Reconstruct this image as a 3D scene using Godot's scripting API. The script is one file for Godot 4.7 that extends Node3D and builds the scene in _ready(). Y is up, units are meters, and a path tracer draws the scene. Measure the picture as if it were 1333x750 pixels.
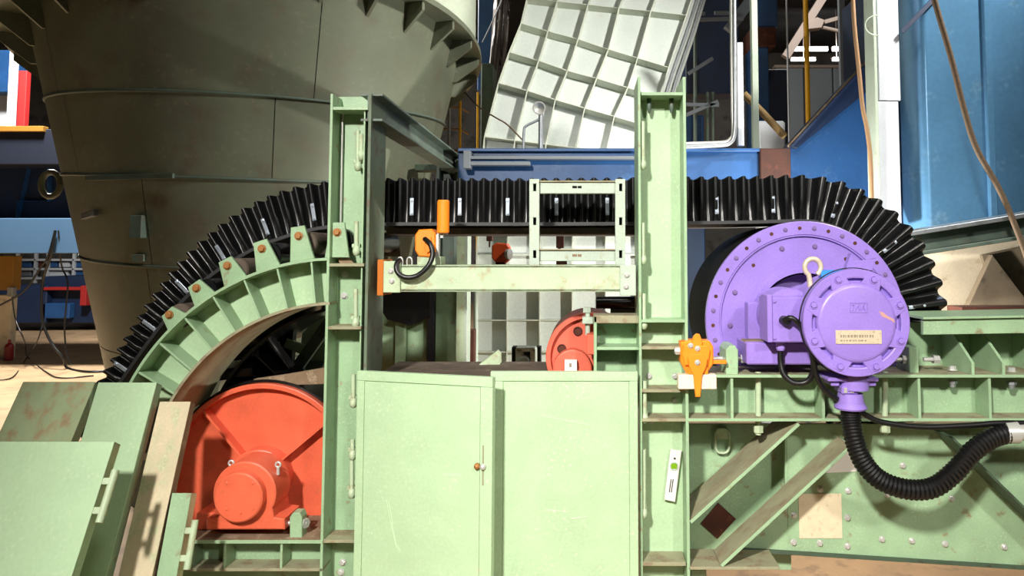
extends Node3D
# Conveyor with a corrugated sidewall belt in a factory hall.
const F := 1000.0        # focal length in pixels of the 1333 x 750 frame
const PCX := 760.0       # where the lens axis meets the frame
const PCY := 262.0
const PITCH := 0.068
const EYE := 1.75
const DIST := 3.4        # camera to the front plane of the machine

var M := {}
var used := {}
var rng := RandomNumberGenerator.new()

# ---------------------------------------------------------------- geometry
class Geo:
	var v := PackedVector3Array()
	var n := PackedVector3Array()
	func tri(a: Vector3, b: Vector3, c: Vector3, na: Vector3, nb: Vector3, nc: Vector3) -> void:
		if (b - a).cross(c - a).dot(na + nb + nc) > 0.0:
			v.append_array([a, c, b]); n.append_array([na, nc, nb])
		else:
			v.append_array([a, b, c]); n.append_array([na, nb, nc])
	func quad(a: Vector3, b: Vector3, c: Vector3, d: Vector3, nn: Vector3) -> void:
		tri(a, b, c, nn, nn, nn); tri(a, c, d, nn, nn, nn)
	func quads(p: Array, q: Array) -> void:
		tri(p[0], p[1], p[2], q[0], q[1], q[2]); tri(p[0], p[2], p[3], q[0], q[2], q[3])

func add_box(g: Geo, xf: Transform3D, size: Vector3, bev: float = 0.002) -> void:
	var h := size * 0.5
	var b: float = minf(bev, minf(h.x, minf(h.y, h.z)) * 0.45)
	var pt := func(s: Vector3, axis: int) -> Vector3:
		var r := Vector3.ZERO
		for k in 3:
			r[k] = s[k] * (h[k] - (0.0 if k == axis else b))
		return xf * r
	for a in 3:
		var p := (a + 1) % 3
		var q := (a + 2) % 3
		for s in [-1.0, 1.0]:
			var c := []
			for m in [[-1.0, -1.0], [1.0, -1.0], [1.0, 1.0], [-1.0, 1.0]]:
				var sg := Vector3.ZERO
				sg[a] = s; sg[p] = m[0]; sg[q] = m[1]
				c.append(pt.call(sg, a))
			var nn := Vector3.ZERO
			nn[a] = s
			g.quad(c[0], c[1], c[2], c[3], xf.basis * nn)
		for sp in [-1.0, 1.0]:
			for sq in [-1.0, 1.0]:
				var s0 := Vector3.ZERO
				s0[p] = sp; s0[q] = sq; s0[a] = -1.0
				var s1 := s0
				s1[a] = 1.0
				var en := Vector3.ZERO
				en[p] = sp; en[q] = sq
				g.quad(pt.call(s0, p), pt.call(s1, p), pt.call(s1, q), pt.call(s0, q), (xf.basis * en).normalized())
	for sx in [-1.0, 1.0]:
		for sy in [-1.0, 1.0]:
			for sz in [-1.0, 1.0]:
				var s := Vector3(sx, sy, sz)
				var nn := (xf.basis * s).normalized()
				g.tri(pt.call(s, 0), pt.call(s, 1), pt.call(s, 2), nn, nn, nn)

# polygon in local XY pushed from z0 (back) to z1 (front), front edge chamfered
func add_prism(g: Geo, poly: PackedVector2Array, xf: Transform3D, z0: float, z1: float, bev: float = 0.002) -> void:
	var p := poly
	if Geometry2D.is_polygon_clockwise(p):
		p.reverse()
	var m := p.size()
	var en := PackedVector2Array()
	for i in m:
		var e := (p[(i + 1) % m] - p[i]).normalized()
		en.append(Vector2(e.y, -e.x))
	var ins := PackedVector2Array()
	for i in m:
		var a := en[(i + m - 1) % m]
		var b := en[i]
		ins.append(p[i] - (a + b) / maxf(0.35, 1.0 + a.dot(b)) * bev)
	var t := func(q: Vector2, z: float) -> Vector3: return xf * Vector3(q.x, q.y, z)
	var idx := Geometry2D.triangulate_polygon(p)
	var nf := xf.basis * Vector3(0, 0, 1)
	for k in range(0, idx.size(), 3):
		g.tri(t.call(ins[idx[k]], z1), t.call(ins[idx[k + 1]], z1), t.call(ins[idx[k + 2]], z1), nf, nf, nf)
		g.tri(t.call(p[idx[k]], z0), t.call(p[idx[k + 1]], z0), t.call(p[idx[k + 2]], z0), -nf, -nf, -nf)
	for i in m:
		var j := (i + 1) % m
		var ns := xf.basis * Vector3(en[i].x, en[i].y, 0)
		g.quad(t.call(p[i], z0), t.call(p[j], z0), t.call(p[j], z1 - bev), t.call(p[i], z1 - bev), ns)
		g.quad(t.call(p[i], z1 - bev), t.call(p[j], z1 - bev), t.call(ins[j], z1), t.call(ins[i], z1), (ns + nf).normalized())

# profile of (radius, z) round local z; right-hand side of travel is out
func add_lathe(g: Geo, prof: Array, xf: Transform3D, segs: int = 32, smooth: bool = false, flat: bool = false, a0: float = 0.0, a1: float = TAU) -> void:
	var m := prof.size()
	var sn := []
	for i in m - 1:
		var e: Vector2 = (prof[i + 1] - prof[i]).normalized()
		sn.append(Vector2(e.y, -e.x))
	for i in m - 1:
		var n0: Vector2 = sn[i]
		var n1: Vector2 = sn[i]
		if smooth:
			if i > 0: n0 = (sn[i - 1] + sn[i]).normalized()
			if i < m - 2: n1 = (sn[i + 1] + sn[i]).normalized()
		for k in segs:
			var u := a0 + (a1 - a0) * k / segs
			var w := a0 + (a1 - a0) * (k + 1) / segs
			var du := Vector2(cos(u), sin(u))
			var dw := Vector2(cos(w), sin(w))
			var p := [xf * Vector3(prof[i].x * du.x, prof[i].x * du.y, prof[i].y), xf * Vector3(prof[i].x * dw.x, prof[i].x * dw.y, prof[i].y),
				xf * Vector3(prof[i + 1].x * dw.x, prof[i + 1].x * dw.y, prof[i + 1].y), xf * Vector3(prof[i + 1].x * du.x, prof[i + 1].x * du.y, prof[i + 1].y)]
			if flat:
				du = (du + dw).normalized(); dw = du
			var q := [(xf.basis * Vector3(n0.x * du.x, n0.x * du.y, n0.y)).normalized(), (xf.basis * Vector3(n0.x * dw.x, n0.x * dw.y, n0.y)).normalized(),
				(xf.basis * Vector3(n1.x * dw.x, n1.x * dw.y, n1.y)).normalized(), (xf.basis * Vector3(n1.x * du.x, n1.x * du.y, n1.y)).normalized()]
			if prof[i].x < 1e-6: g.tri(p[0], p[2], p[3], q[0], q[2], q[3])
			elif prof[i + 1].x < 1e-6: g.tri(p[0], p[1], p[2], q[0], q[1], q[2])
			else: g.quads(p, q)

func catmull(p: Array, steps: int) -> Array:
	var out := []
	for i in p.size() - 1:
		var a: Vector3 = p[maxi(i - 1, 0)]
		var b: Vector3 = p[i]
		var c: Vector3 = p[i + 1]
		var d: Vector3 = p[mini(i + 2, p.size() - 1)]
		for k in steps:
			out.append(b.cubic_interpolate(c, a, d, float(k) / steps))
	out.append(p[-1])
	return out

func add_tube(g: Geo, pts: Array, r: float, segs: int = 10, ridge: float = 0.0) -> void:
	var side := Vector3.ZERO
	var rings := []
	var m := pts.size()
	for i in m:
		var t: Vector3 = (pts[mini(i + 1, m - 1)] - pts[maxi(i - 1, 0)]).normalized()
		if i == 0:
			side = t.cross(Vector3.UP if absf(t.y) < 0.9 else Vector3.RIGHT).normalized()
		side = (side - t * side.dot(t)).normalized()
		var up := t.cross(side)
		var rr := r + (ridge if i % 2 == 0 else -ridge)
		var ring := []
		for k in segs:
			var a := TAU * k / segs
			var d := side * cos(a) + up * sin(a)
			ring.append([pts[i] + d * rr, d])
		rings.append(ring)
	for i in m - 1:
		for k in segs:
			var j := (k + 1) % segs
			var A: Array = rings[i][k]
			var B: Array = rings[i][j]
			var C: Array = rings[i + 1][j]
			var D: Array = rings[i + 1][k]
			var bend := Vector3.ZERO
			if ridge > 0.0:
				var axis: Vector3 = (pts[i + 1] - pts[i]).normalized()
				bend = axis * (0.8 if i % 2 == 0 else -0.8)
			g.quads([A[0], B[0], C[0], D[0]], [(A[1] + bend).normalized(), (B[1] + bend).normalized(), (C[1] + bend).normalized(), (D[1] + bend).normalized()])
	for e in [0, m - 1]:
		var nn: Vector3 = (pts[0] - pts[1]).normalized() if e == 0 else (pts[m - 1] - pts[m - 2]).normalized()
		for k in segs:
			g.tri(pts[e], rings[e][k][0], rings[e][(k + 1) % segs][0], nn, nn, nn)

# smooth sheet over a (nu+1) x (nv+1) lattice of points
func add_grid(g: Geo, nu: int, nv: int, f: Callable, flip: bool = false) -> void:
	var P := []
	for i in nu + 1:
		var row := []
		for j in nv + 1:
			row.append(f.call(i, j))
		P.append(row)
	var N := []
	for i in nu + 1:
		var row := []
		for j in nv + 1:
			var du: Vector3 = P[mini(i + 1, nu)][j] - P[maxi(i - 1, 0)][j]
			var dv: Vector3 = P[i][mini(j + 1, nv)] - P[i][maxi(j - 1, 0)]
			var nn := du.cross(dv).normalized()
			row.append(-nn if flip else nn)
		N.append(row)
	for i in nu:
		for j in nv:
			g.quads([P[i][j], P[i + 1][j], P[i + 1][j + 1], P[i][j + 1]], [N[i][j], N[i + 1][j], N[i + 1][j + 1], N[i][j + 1]])

# ---------------------------------------------------------------- places
func W(px: float, py: float, d: float) -> Vector3:          # the point that far behind the machine's front plane
	var v := Vector3((px - PCX) / F, -(py - PCY) / F, -1.0).rotated(Vector3.RIGHT, PITCH)
	return Vector3(0, EYE, DIST) + v * ((DIST + d) / -v.z)

func fy(d: float) -> float: return PCY + F * tan(PITCH + atan(EYE / (DIST + d)))   # where the floor is, that far behind the front plane

func K(d: float) -> float: return (DIST + d) / F

func at(p: Vector3) -> Transform3D: return Transform3D(Basis(), p)

func face(p: Vector3, dir: Vector3, spin: float = 0.0) -> Transform3D:   # local z along dir
	var z := dir.normalized()
	var x := (Vector3.UP if absf(z.y) < 0.95 else Vector3.RIGHT).cross(z).normalized()
	return Transform3D(Basis(x, z.cross(x), z).rotated(z, spin), p)

func pbox(g: Geo, x0: float, y0: float, x1: float, y1: float, d0: float, d1: float, bev: float = 0.002) -> void:
	var a := W(x0, (y0 + y1) * 0.5, d0)
	var b := W(x1, (y0 + y1) * 0.5, d0)
	var c := W((x0 + x1) * 0.5, y0, d0)
	var e := W((x0 + x1) * 0.5, y1, d0)
	add_box(g, at(Vector3((a.x + b.x) / 2, (c.y + e.y) / 2, -(d0 + d1) / 2)), Vector3(absf(b.x - a.x), absf(c.y - e.y), absf(d1 - d0)), bev)

func pplate(g: Geo, pts: Array, d0: float, d1: float, bev: float = 0.002) -> void:
	var poly := PackedVector2Array()
	for p in pts:
		var w := W(p[0], p[1], d0)
		poly.append(Vector2(w.x, w.y))
	add_prism(g, poly, Transform3D(), -d1, -d0, bev)

func pbar(g: Geo, a: Vector3, b: Vector3, w: float, h: float, bev: float = 0.002) -> void:   # square bar from a to b
	add_box(g, face((a + b) / 2, b - a), Vector3(w, h, a.distance_to(b)), bev)

func disc(g: Geo, px: float, py: float, d: float, prof: Array, segs: int = 32, smooth: bool = false) -> void:  # lathe that faces the viewer; profile radius in px at d, z in metres
	var q := []
	for p in prof:
		q.append(Vector2(p[0] * K(d), p[1]))
	add_lathe(g, q, at(W(px, py, d)), segs, smooth)

func bolt(g: Geo, p: Vector3, dir: Vector3, r: float, h: float = 0.0) -> void:
	var hh: float = h if h > 0.0 else r * 0.9
	add_lathe(g, [Vector2(r * 1.35, -0.001), Vector2(r * 1.35, hh * 0.18), Vector2(0, hh * 0.18)], face(p, dir), 14)
	add_lathe(g, [Vector2(r, 0), Vector2(r, hh * 0.85), Vector2(r * 0.8, hh), Vector2(0, hh)], face(p, dir, rng.randf() * 3), 6, false, true)

# ---------------------------------------------------------------- objects
func numbered(s: String) -> String:
	var k: int = used.get(s, 0)
	used[s] = k + 1
	return s if k == 0 else "%s_%03d" % [s, k]

func tag(o: Node, label: String, category: String = "", group: String = "", kind: String = "") -> void:
	if label: o.set_meta("label", label)
	if category: o.set_meta("category", category)
	if group: o.set_meta("group", group)
	if kind: o.set_meta("kind", kind)

func thing(called: String, base: Vector3, label: String, category: String, group: String = "") -> Node3D:
	var o := Node3D.new()
	o.name = numbered(called)
	add_child(o)
	o.position = base
	tag(o, label, category, group)
	return o

func obj(called: String, g: Geo, m: Material, parent: Node3D = null) -> MeshInstance3D:
	var lo := Vector3(1e9, 1e9, 1e9)
	var hi := -lo
	for p in g.v:
		lo = lo.min(p); hi = hi.max(p)
	var base := Vector3((lo.x + hi.x) / 2, lo.y, (lo.z + hi.z) / 2)
	var v := g.v
	for i in v.size(): v[i] -= base
	var arr := []
	arr.resize(Mesh.ARRAY_MAX)
	arr[Mesh.ARRAY_VERTEX] = v
	arr[Mesh.ARRAY_NORMAL] = g.n
	var am := ArrayMesh.new()
	am.add_surface_from_arrays(Mesh.PRIMITIVE_TRIANGLES, arr)
	am.surface_set_material(0, m)
	var o := MeshInstance3D.new()
	o.mesh = am
	if parent:
		o.name = called
		parent.add_child(o, true)
		var off := Vector3.ZERO
		var q: Node = parent
		while q != self:
			off += (q as Node3D).position
			q = q.get_parent()
		o.position = base - off
	else:
		o.name = numbered(called)
		add_child(o)
		o.position = base
	return o

func struct(called: String, g: Geo, m: Material) -> MeshInstance3D:
	var o := obj(called, g, m)
	o.set_meta("kind", "structure")
	return o

# ---------------------------------------------------------------- materials
func noise(sd: int, freq: float, oct: int = 4, type: int = FastNoiseLite.TYPE_SIMPLEX_SMOOTH) -> FastNoiseLite:
	var z := FastNoiseLite.new()
	z.seed = sd; z.frequency = freq; z.fractal_octaves = oct; z.noise_type = type
	return z

# flat colour with mottling, blotches of dirt and fine scuffs; all of it sits on the surface
func paint_tex(sd: int, base: Color, dirt: Color, amount: float, mottle: float, scuff: float = 0.0) -> ImageTexture:
	var S := 384
	var a := noise(sd, 0.012).get_seamless_image(S, S)
	var b := noise(sd + 11, 0.02, 5).get_seamless_image(S, S)
	var c := noise(sd + 23, 0.15, 2).get_seamless_image(S, S)
	var im := Image.create(S, S, true, Image.FORMAT_RGB8)
	for y in S:
		for x in S:
			var f := a.get_pixel(x, y).r - 0.5
			var e := b.get_pixel(x, y).r
			var h := c.get_pixel(x, y).r
			var col := base * (1.0 + mottle * f + 0.06 * (h - 0.5))
			var k := smoothstep(1.0 - amount, 1.0 - amount + 0.22, e * 0.8 + h * 0.2)
			col = col.lerp(dirt * (0.85 + 0.3 * h), k * 0.8)
			if scuff > 0.0:
				var s := smoothstep(0.74, 0.8, h) * smoothstep(0.5, 0.7, a.get_pixel(S - 1 - x, y).r)
				col = col.lerp(Color(0.86, 0.86, 0.8), s * scuff)
			im.set_pixel(x, y, col.clamp())
	im.generate_mipmaps()
	return ImageTexture.create_from_image(im)

func mat(called: String, rough: float, metal: float, tex: Texture2D, col: Color = Color.WHITE, scale: float = 1.2, spec: float = 0.5) -> StandardMaterial3D:
	var m := StandardMaterial3D.new()
	m.resource_name = called
	m.albedo_color = col
	if tex:
		m.albedo_texture = tex
		m.uv1_triplanar = true
		m.uv1_world_triplanar = true
		m.uv1_scale = Vector3.ONE * scale
	m.roughness = rough
	m.metallic = metal
	m.metallic_specular = spec
	M[called] = m
	return m

func make_materials() -> void:
	var gp := Color(0.585, 0.70, 0.555)
	mat("green", 0.42, 0.0, paint_tex(1, gp, Color(0.50, 0.42, 0.31), 0.30, 0.10, 0.3))
	mat("green_door", 0.35, 0.0, paint_tex(2, Color(0.675, 0.78, 0.63), Color(0.72, 0.68, 0.55), 0.24, 0.06, 0.5), Color.WHITE, 0.9)
	mat("green_dusty", 0.75, 0.0, paint_tex(3, Color(0.57, 0.56, 0.45), Color(0.50, 0.43, 0.34), 0.48, 0.14, 0.2))
	mat("deck_brown", 0.85, 0.0, paint_tex(41, Color(0.36, 0.31, 0.27), Color(0.48, 0.42, 0.35), 0.4, 0.2))
	mat("flange_dusty_shaded", 0.6, 0.0, paint_tex(42, Color(0.37, 0.43, 0.35), Color(0.35, 0.29, 0.23), 0.42, 0.15))  # dusty green, also darkened for the flange face that lies in shade
	mat("dust", 0.9, 0.0, paint_tex(4, Color(0.50, 0.42, 0.33), Color(0.62, 0.55, 0.45), 0.45, 0.2))
	mat("tan_panel", 0.6, 0.0, paint_tex(5, Color(0.78, 0.72, 0.60), Color(0.66, 0.70, 0.55), 0.45, 0.1, 0.3))
	mat("stained_cover", 0.6, 0.0, paint_tex(43, Color(0.64, 0.70, 0.54), Color(0.66, 0.54, 0.41), 0.48, 0.1, 0.2), Color.WHITE, 1.6)
	mat("dark_green", 0.6, 0.0, paint_tex(6, Color(0.25, 0.32, 0.25), Color(0.2, 0.18, 0.15), 0.4, 0.15))
	mat("beam_grey", 0.5, 0.0, paint_tex(7, Color(0.34, 0.40, 0.36), Color(0.40, 0.34, 0.26), 0.38, 0.2))
	mat("hopper", 0.42, 0.1, paint_tex(8, Color(0.45, 0.475, 0.40), Color(0.44, 0.395, 0.345), 0.42, 0.22, 0.15), Color.WHITE, 0.35)
	mat("hopper_light", 0.4, 0.0, paint_tex(9, Color(0.80, 0.84, 0.76), Color(0.7, 0.72, 0.66), 0.3, 0.06), Color.WHITE, 0.4)
	mat("rubber", 0.27, 0.0, paint_tex(10, Color(0.06, 0.06, 0.065), Color(0.10, 0.095, 0.09), 0.3, 0.3), Color.WHITE, 2.0)
	mat("rubber_matt", 0.75, 0.0, null, Color(0.10, 0.095, 0.09), 1.0, 0.2)
	mat("rubber_dusty", 0.5, 0.0, null, Color(0.17, 0.17, 0.175))
	mat("cable", 0.4, 0.0, null, Color(0.045, 0.045, 0.05))
	mat("red", 0.4, 0.0, paint_tex(12, Color(0.88, 0.40, 0.28), Color(0.80, 0.40, 0.29), 0.3, 0.12))
	mat("red_dull", 0.5, 0.0, paint_tex(13, Color(0.84, 0.38, 0.29), Color(0.62, 0.38, 0.28), 0.35, 0.12))
	mat("purple", 0.34, 0.0, paint_tex(14, Color(0.57, 0.47, 0.79), Color(0.57, 0.49, 0.68), 0.24, 0.08))
	mat("purple_dark", 0.5, 0.0, null, Color(0.44, 0.35, 0.56))  # darker purple that sets the bolts off from the disc
	mat("purple_chip", 0.7, 0.0, null, Color(0.74, 0.56, 0.54))
	mat("orange", 0.35, 0.0, paint_tex(15, Color(0.97, 0.54, 0.14), Color(0.85, 0.42, 0.12), 0.25, 0.08))
	mat("orange_dull", 0.45, 0.0, paint_tex(16, Color(0.80, 0.30, 0.10), Color(0.5, 0.22, 0.1), 0.35, 0.1))
	mat("blue", 0.4, 0.0, paint_tex(17, Color(0.14, 0.30, 0.50), Color(0.19, 0.33, 0.50), 0.35, 0.15), Color.WHITE, 0.5)
	mat("blue_tank", 0.24, 0.25, paint_tex(18, Color(0.31, 0.48, 0.62), Color(0.37, 0.51, 0.62), 0.36, 0.10), Color.WHITE, 0.4)
	mat("blue_dark", 0.5, 0.0, paint_tex(19, Color(0.08, 0.15, 0.27), Color(0.09, 0.13, 0.22), 0.35, 0.2), Color.WHITE, 0.5)
	mat("blue_tag", 0.5, 0.0, null, Color(0.16, 0.52, 0.86))
	mat("white_sheet", 0.35, 0.0, paint_tex(20, Color(0.80, 0.83, 0.81), Color(0.70, 0.68, 0.62), 0.24, 0.05), Color.WHITE, 0.6)
	mat("white_rib", 0.45, 0.0, paint_tex(21, Color(0.80, 0.82, 0.76), Color(0.62, 0.58, 0.48), 0.3, 0.06))
	mat("white_paint", 0.5, 0.0, paint_tex(22, Color(0.74, 0.76, 0.79), Color(0.68, 0.68, 0.67), 0.25, 0.05))
	mat("frame_pale", 0.45, 0.0, paint_tex(23, Color(0.67, 0.72, 0.66), Color(0.56, 0.53, 0.43), 0.32, 0.06))
	mat("beam_pale", 0.5, 0.0, paint_tex(24, Color(0.68, 0.75, 0.62), Color(0.62, 0.58, 0.46), 0.42, 0.1, 0.4))
	mat("steel", 0.34, 0.45, null, Color(0.80, 0.80, 0.78))
	mat("galv", 0.4, 0.75, paint_tex(25, Color(0.66, 0.68, 0.70), Color(0.5, 0.5, 0.5), 0.35, 0.12))
	mat("clip", 0.25, 0.7, null, Color(0.86, 0.90, 0.96))
	mat("copper_bolt", 0.5, 0.2, null, Color(0.62, 0.42, 0.22))
	mat("rust", 0.85, 0.0, paint_tex(26, Color(0.30, 0.15, 0.10), Color(0.42, 0.24, 0.15), 0.4, 0.3))
	mat("rust_orange", 0.8, 0.0, null, Color(0.72, 0.40, 0.10))
	mat("yellow", 0.45, 0.0, null, Color(0.98, 0.74, 0.08))
	mat("ochre", 0.6, 0.0, null, Color(0.56, 0.40, 0.12))
	mat("rope", 0.9, 0.0, paint_tex(27, Color(0.40, 0.33, 0.26), Color(0.3, 0.24, 0.18), 0.4, 0.2), Color.WHITE, 8.0)
	mat("hose_tan", 0.7, 0.0, null, Color(0.60, 0.47, 0.34))
	mat("blue_grey_lit", 0.5, 0.0, null, Color(0.26, 0.38, 0.50))  # girder blue made paler, its lighting put into the colour
	mat("navy", 0.6, 0.0, null, Color(0.05, 0.08, 0.15))
	mat("rust_dark", 0.85, 0.0, paint_tex(44, Color(0.22, 0.11, 0.075), Color(0.30, 0.16, 0.10), 0.4, 0.3))
	mat("foundation", 0.85, 0.0, paint_tex(45, Color(0.54, 0.43, 0.31), Color(0.44, 0.35, 0.26), 0.42, 0.15), Color.WHITE, 0.6)
	mat("wood", 0.8, 0.0, null, Color(0.46, 0.37, 0.22))
	mat("floor_mat", 0.55, 0.0, paint_tex(28, Color(0.70, 0.59, 0.46), Color(0.56, 0.47, 0.38), 0.42, 0.15), Color.WHITE, 0.3)
	mat("hall_wall", 0.8, 0.0, paint_tex(29, Color(0.34, 0.33, 0.32), Color(0.22, 0.21, 0.2), 0.45, 0.2), Color.WHITE, 0.2)
	mat("hall_roof", 0.85, 0.0, paint_tex(30, Color(0.12, 0.11, 0.11), Color(0.08, 0.07, 0.07), 0.4, 0.2), Color.WHITE, 0.2)
	mat("truss", 0.6, 0.0, null, Color(0.52, 0.47, 0.44))
	mat("grey_post", 0.5, 0.0, null, Color(0.42, 0.45, 0.48))
	mat("plastic_sheet", 0.3, 0.0, null, Color(0.38, 0.34, 0.32))
	mat("tarp", 0.7, 0.0, paint_tex(31, Color(0.80, 0.75, 0.66), Color(0.62, 0.55, 0.45), 0.35, 0.1), Color.WHITE, 0.7)
	mat("tarp_shade", 0.8, 0.0, paint_tex(32, Color(0.46, 0.41, 0.34), Color(0.34, 0.29, 0.24), 0.4, 0.15), Color.WHITE, 0.8)  # tarp colour darkened to stand for shade on the sheet
	mat("paper", 0.8, 0.0, null, Color(0.88, 0.87, 0.84))
	mat("cream_paper", 0.8, 0.0, paint_tex(33, Color(0.84, 0.78, 0.66), Color(0.76, 0.68, 0.56), 0.4, 0.06), Color.WHITE, 3.0)
	mat("paint_scuff", 0.6, 0.0, null, Color(0.82, 0.88, 0.78))
	mat("ink", 0.8, 0.0, null, Color(0.25, 0.24, 0.24))
	mat("dim_ink", 0.7, 0.0, null, Color(0.55, 0.50, 0.42))
	mat("vial", 0.15, 0.0, null, Color(0.45, 0.62, 0.10))
	mat("wood_block", 0.7, 0.0, paint_tex(34, Color(0.90, 0.83, 0.74), Color(0.80, 0.70, 0.58), 0.35, 0.06), Color.WHITE, 3.0)
	mat("red_bottle", 0.4, 0.0, null, Color(0.50, 0.06, 0.10))
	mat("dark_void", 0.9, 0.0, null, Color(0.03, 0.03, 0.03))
	mat("far_red", 0.6, 0.0, null, Color(0.62, 0.12, 0.12))
	mat("plate_cream", 0.4, 0.2, paint_tex(35, Color(0.82, 0.76, 0.66), Color(0.7, 0.62, 0.52), 0.4, 0.08), Color.WHITE, 6.0)
	var lit := mat("lamp_glow", 0.5, 0.0, null, Color(1, 1, 1))
	lit.emission_enabled = true
	lit.emission = Color(1.0, 0.97, 0.92)
	lit.emission_energy_multiplier = 3.0

# ---------------------------------------------------------------- camera and light
func unseen_high_bay(pos: Vector3, e: float, aim: Vector3, size: float, label: String) -> void:  # unseen lamps out of view, placed to light floor, machine and far bay
	var t := thing("unseen_ceiling_lamp", pos, label, "lamp")
	var xf := face(pos, aim - pos)
	var g := Geo.new()
	add_box(g, Transform3D(xf.basis, xf * Vector3(0, 0, -0.06)), Vector3(size + 0.08, size + 0.08, 0.10), 0.01)
	obj("housing", g, M.galv, t)
	g = Geo.new()
	add_box(g, Transform3D(xf.basis, xf * Vector3(0, 0, -0.004)), Vector3(size, size, 0.012), 0.002)
	obj("diffuser", g, M.lamp_glow, t)
	g = Geo.new()
	add_tube(g, [xf * Vector3(0, 0, -0.1), Vector3(pos.x, 9.0, pos.z)], 0.012, 6)
	obj("hanger", g, M.galv, t)
	var l := AreaLight3D.new()
	l.name = "unseen_area_lamp"
	l.area_size = Vector2(size, size)
	l.light_energy = e
	l.light_color = Color(1.0, 0.985, 0.955)
	l.area_range = 60.0
	l.area_attenuation = 2.0
	l.shadow_enabled = true
	t.add_child(l)
	l.transform = Transform3D(Basis.looking_at(aim - pos, Vector3.RIGHT), xf.basis.z * 0.02)

func unseen_flood(pos: Vector3, aim: Vector3, e: float, angle: float, soft: float, size: float, label: String) -> void:  # unseen lamps out of view, aimed to light the machine and casing
	var t := thing("floodlight", pos, label, "lamp")
	var xf := face(pos, aim - pos)
	var g := Geo.new()
	add_box(g, Transform3D(xf.basis, xf * Vector3(0, 0, -0.09)), Vector3(size + 0.06, size + 0.06, 0.14), 0.015)
	obj("housing", g, M.galv, t)
	g = Geo.new()
	add_box(g, Transform3D(xf.basis, xf * Vector3(0, 0, -0.012)), Vector3(size, size, 0.02), 0.002)
	obj("lens", g, M.lamp_glow, t)
	g = Geo.new()
	add_tube(g, [xf * Vector3(0, 0, -0.14), Vector3(pos.x, 9.0, pos.z)], 0.02, 8)
	obj("hanger", g, M.galv, t)
	var l := SpotLight3D.new()
	l.name = "unseen_flood_lamp"
	l.light_energy = e
	l.light_size = size * 0.5
	l.light_color = Color(1.0, 0.985, 0.95)
	l.spot_range = 60.0
	l.spot_attenuation = 2.0
	l.spot_angle = angle
	l.spot_angle_attenuation = soft
	l.shadow_enabled = true
	t.add_child(l)
	l.transform = Transform3D(Basis.looking_at(aim - pos, Vector3.RIGHT), xf.basis.z * 0.02)

func unseen_lamp(pos: Vector3, e: float) -> void:  # unseen lamp behind the pulley, placed to light the lower casing
	var t := thing("unseen_lamp", Vector3(pos.x, 0, pos.z), "unseen round lamp on a stand behind the purple pulley, placed to light the lower casing", "lamp")
	var g := Geo.new()
	add_lathe(g, [Vector2(0, -0.06), Vector2(0.03, -0.055), Vector2(0.052, -0.03), Vector2(0.06, 0), Vector2(0.052, 0.03), Vector2(0.03, 0.055), Vector2(0, 0.06)], face(pos, Vector3.UP), 24, true)
	obj("bulb", g, M.lamp_glow, t)
	g = Geo.new()
	add_tube(g, [Vector3(pos.x, 0.02, pos.z), pos - Vector3(0, 0.05, 0)], 0.014, 8)
	obj("stand", g, M.galv, t)
	g = Geo.new()
	add_lathe(g, [Vector2(0, 0), Vector2(0.18, 0), Vector2(0.18, 0.02), Vector2(0, 0.03)], face(Vector3(pos.x, 0, pos.z), Vector3.UP), 24)
	obj("base", g, M.galv, t)
	var l := OmniLight3D.new()
	l.name = "bulb_lamp"
	l.light_energy = e
	l.light_size = 0.05
	l.light_color = Color(1.0, 0.98, 0.94)
	l.omni_range = 40.0
	l.omni_attenuation = 2.0
	l.shadow_enabled = true
	t.add_child(l)
	l.position = Vector3(0, pos.y, 0)

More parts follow.
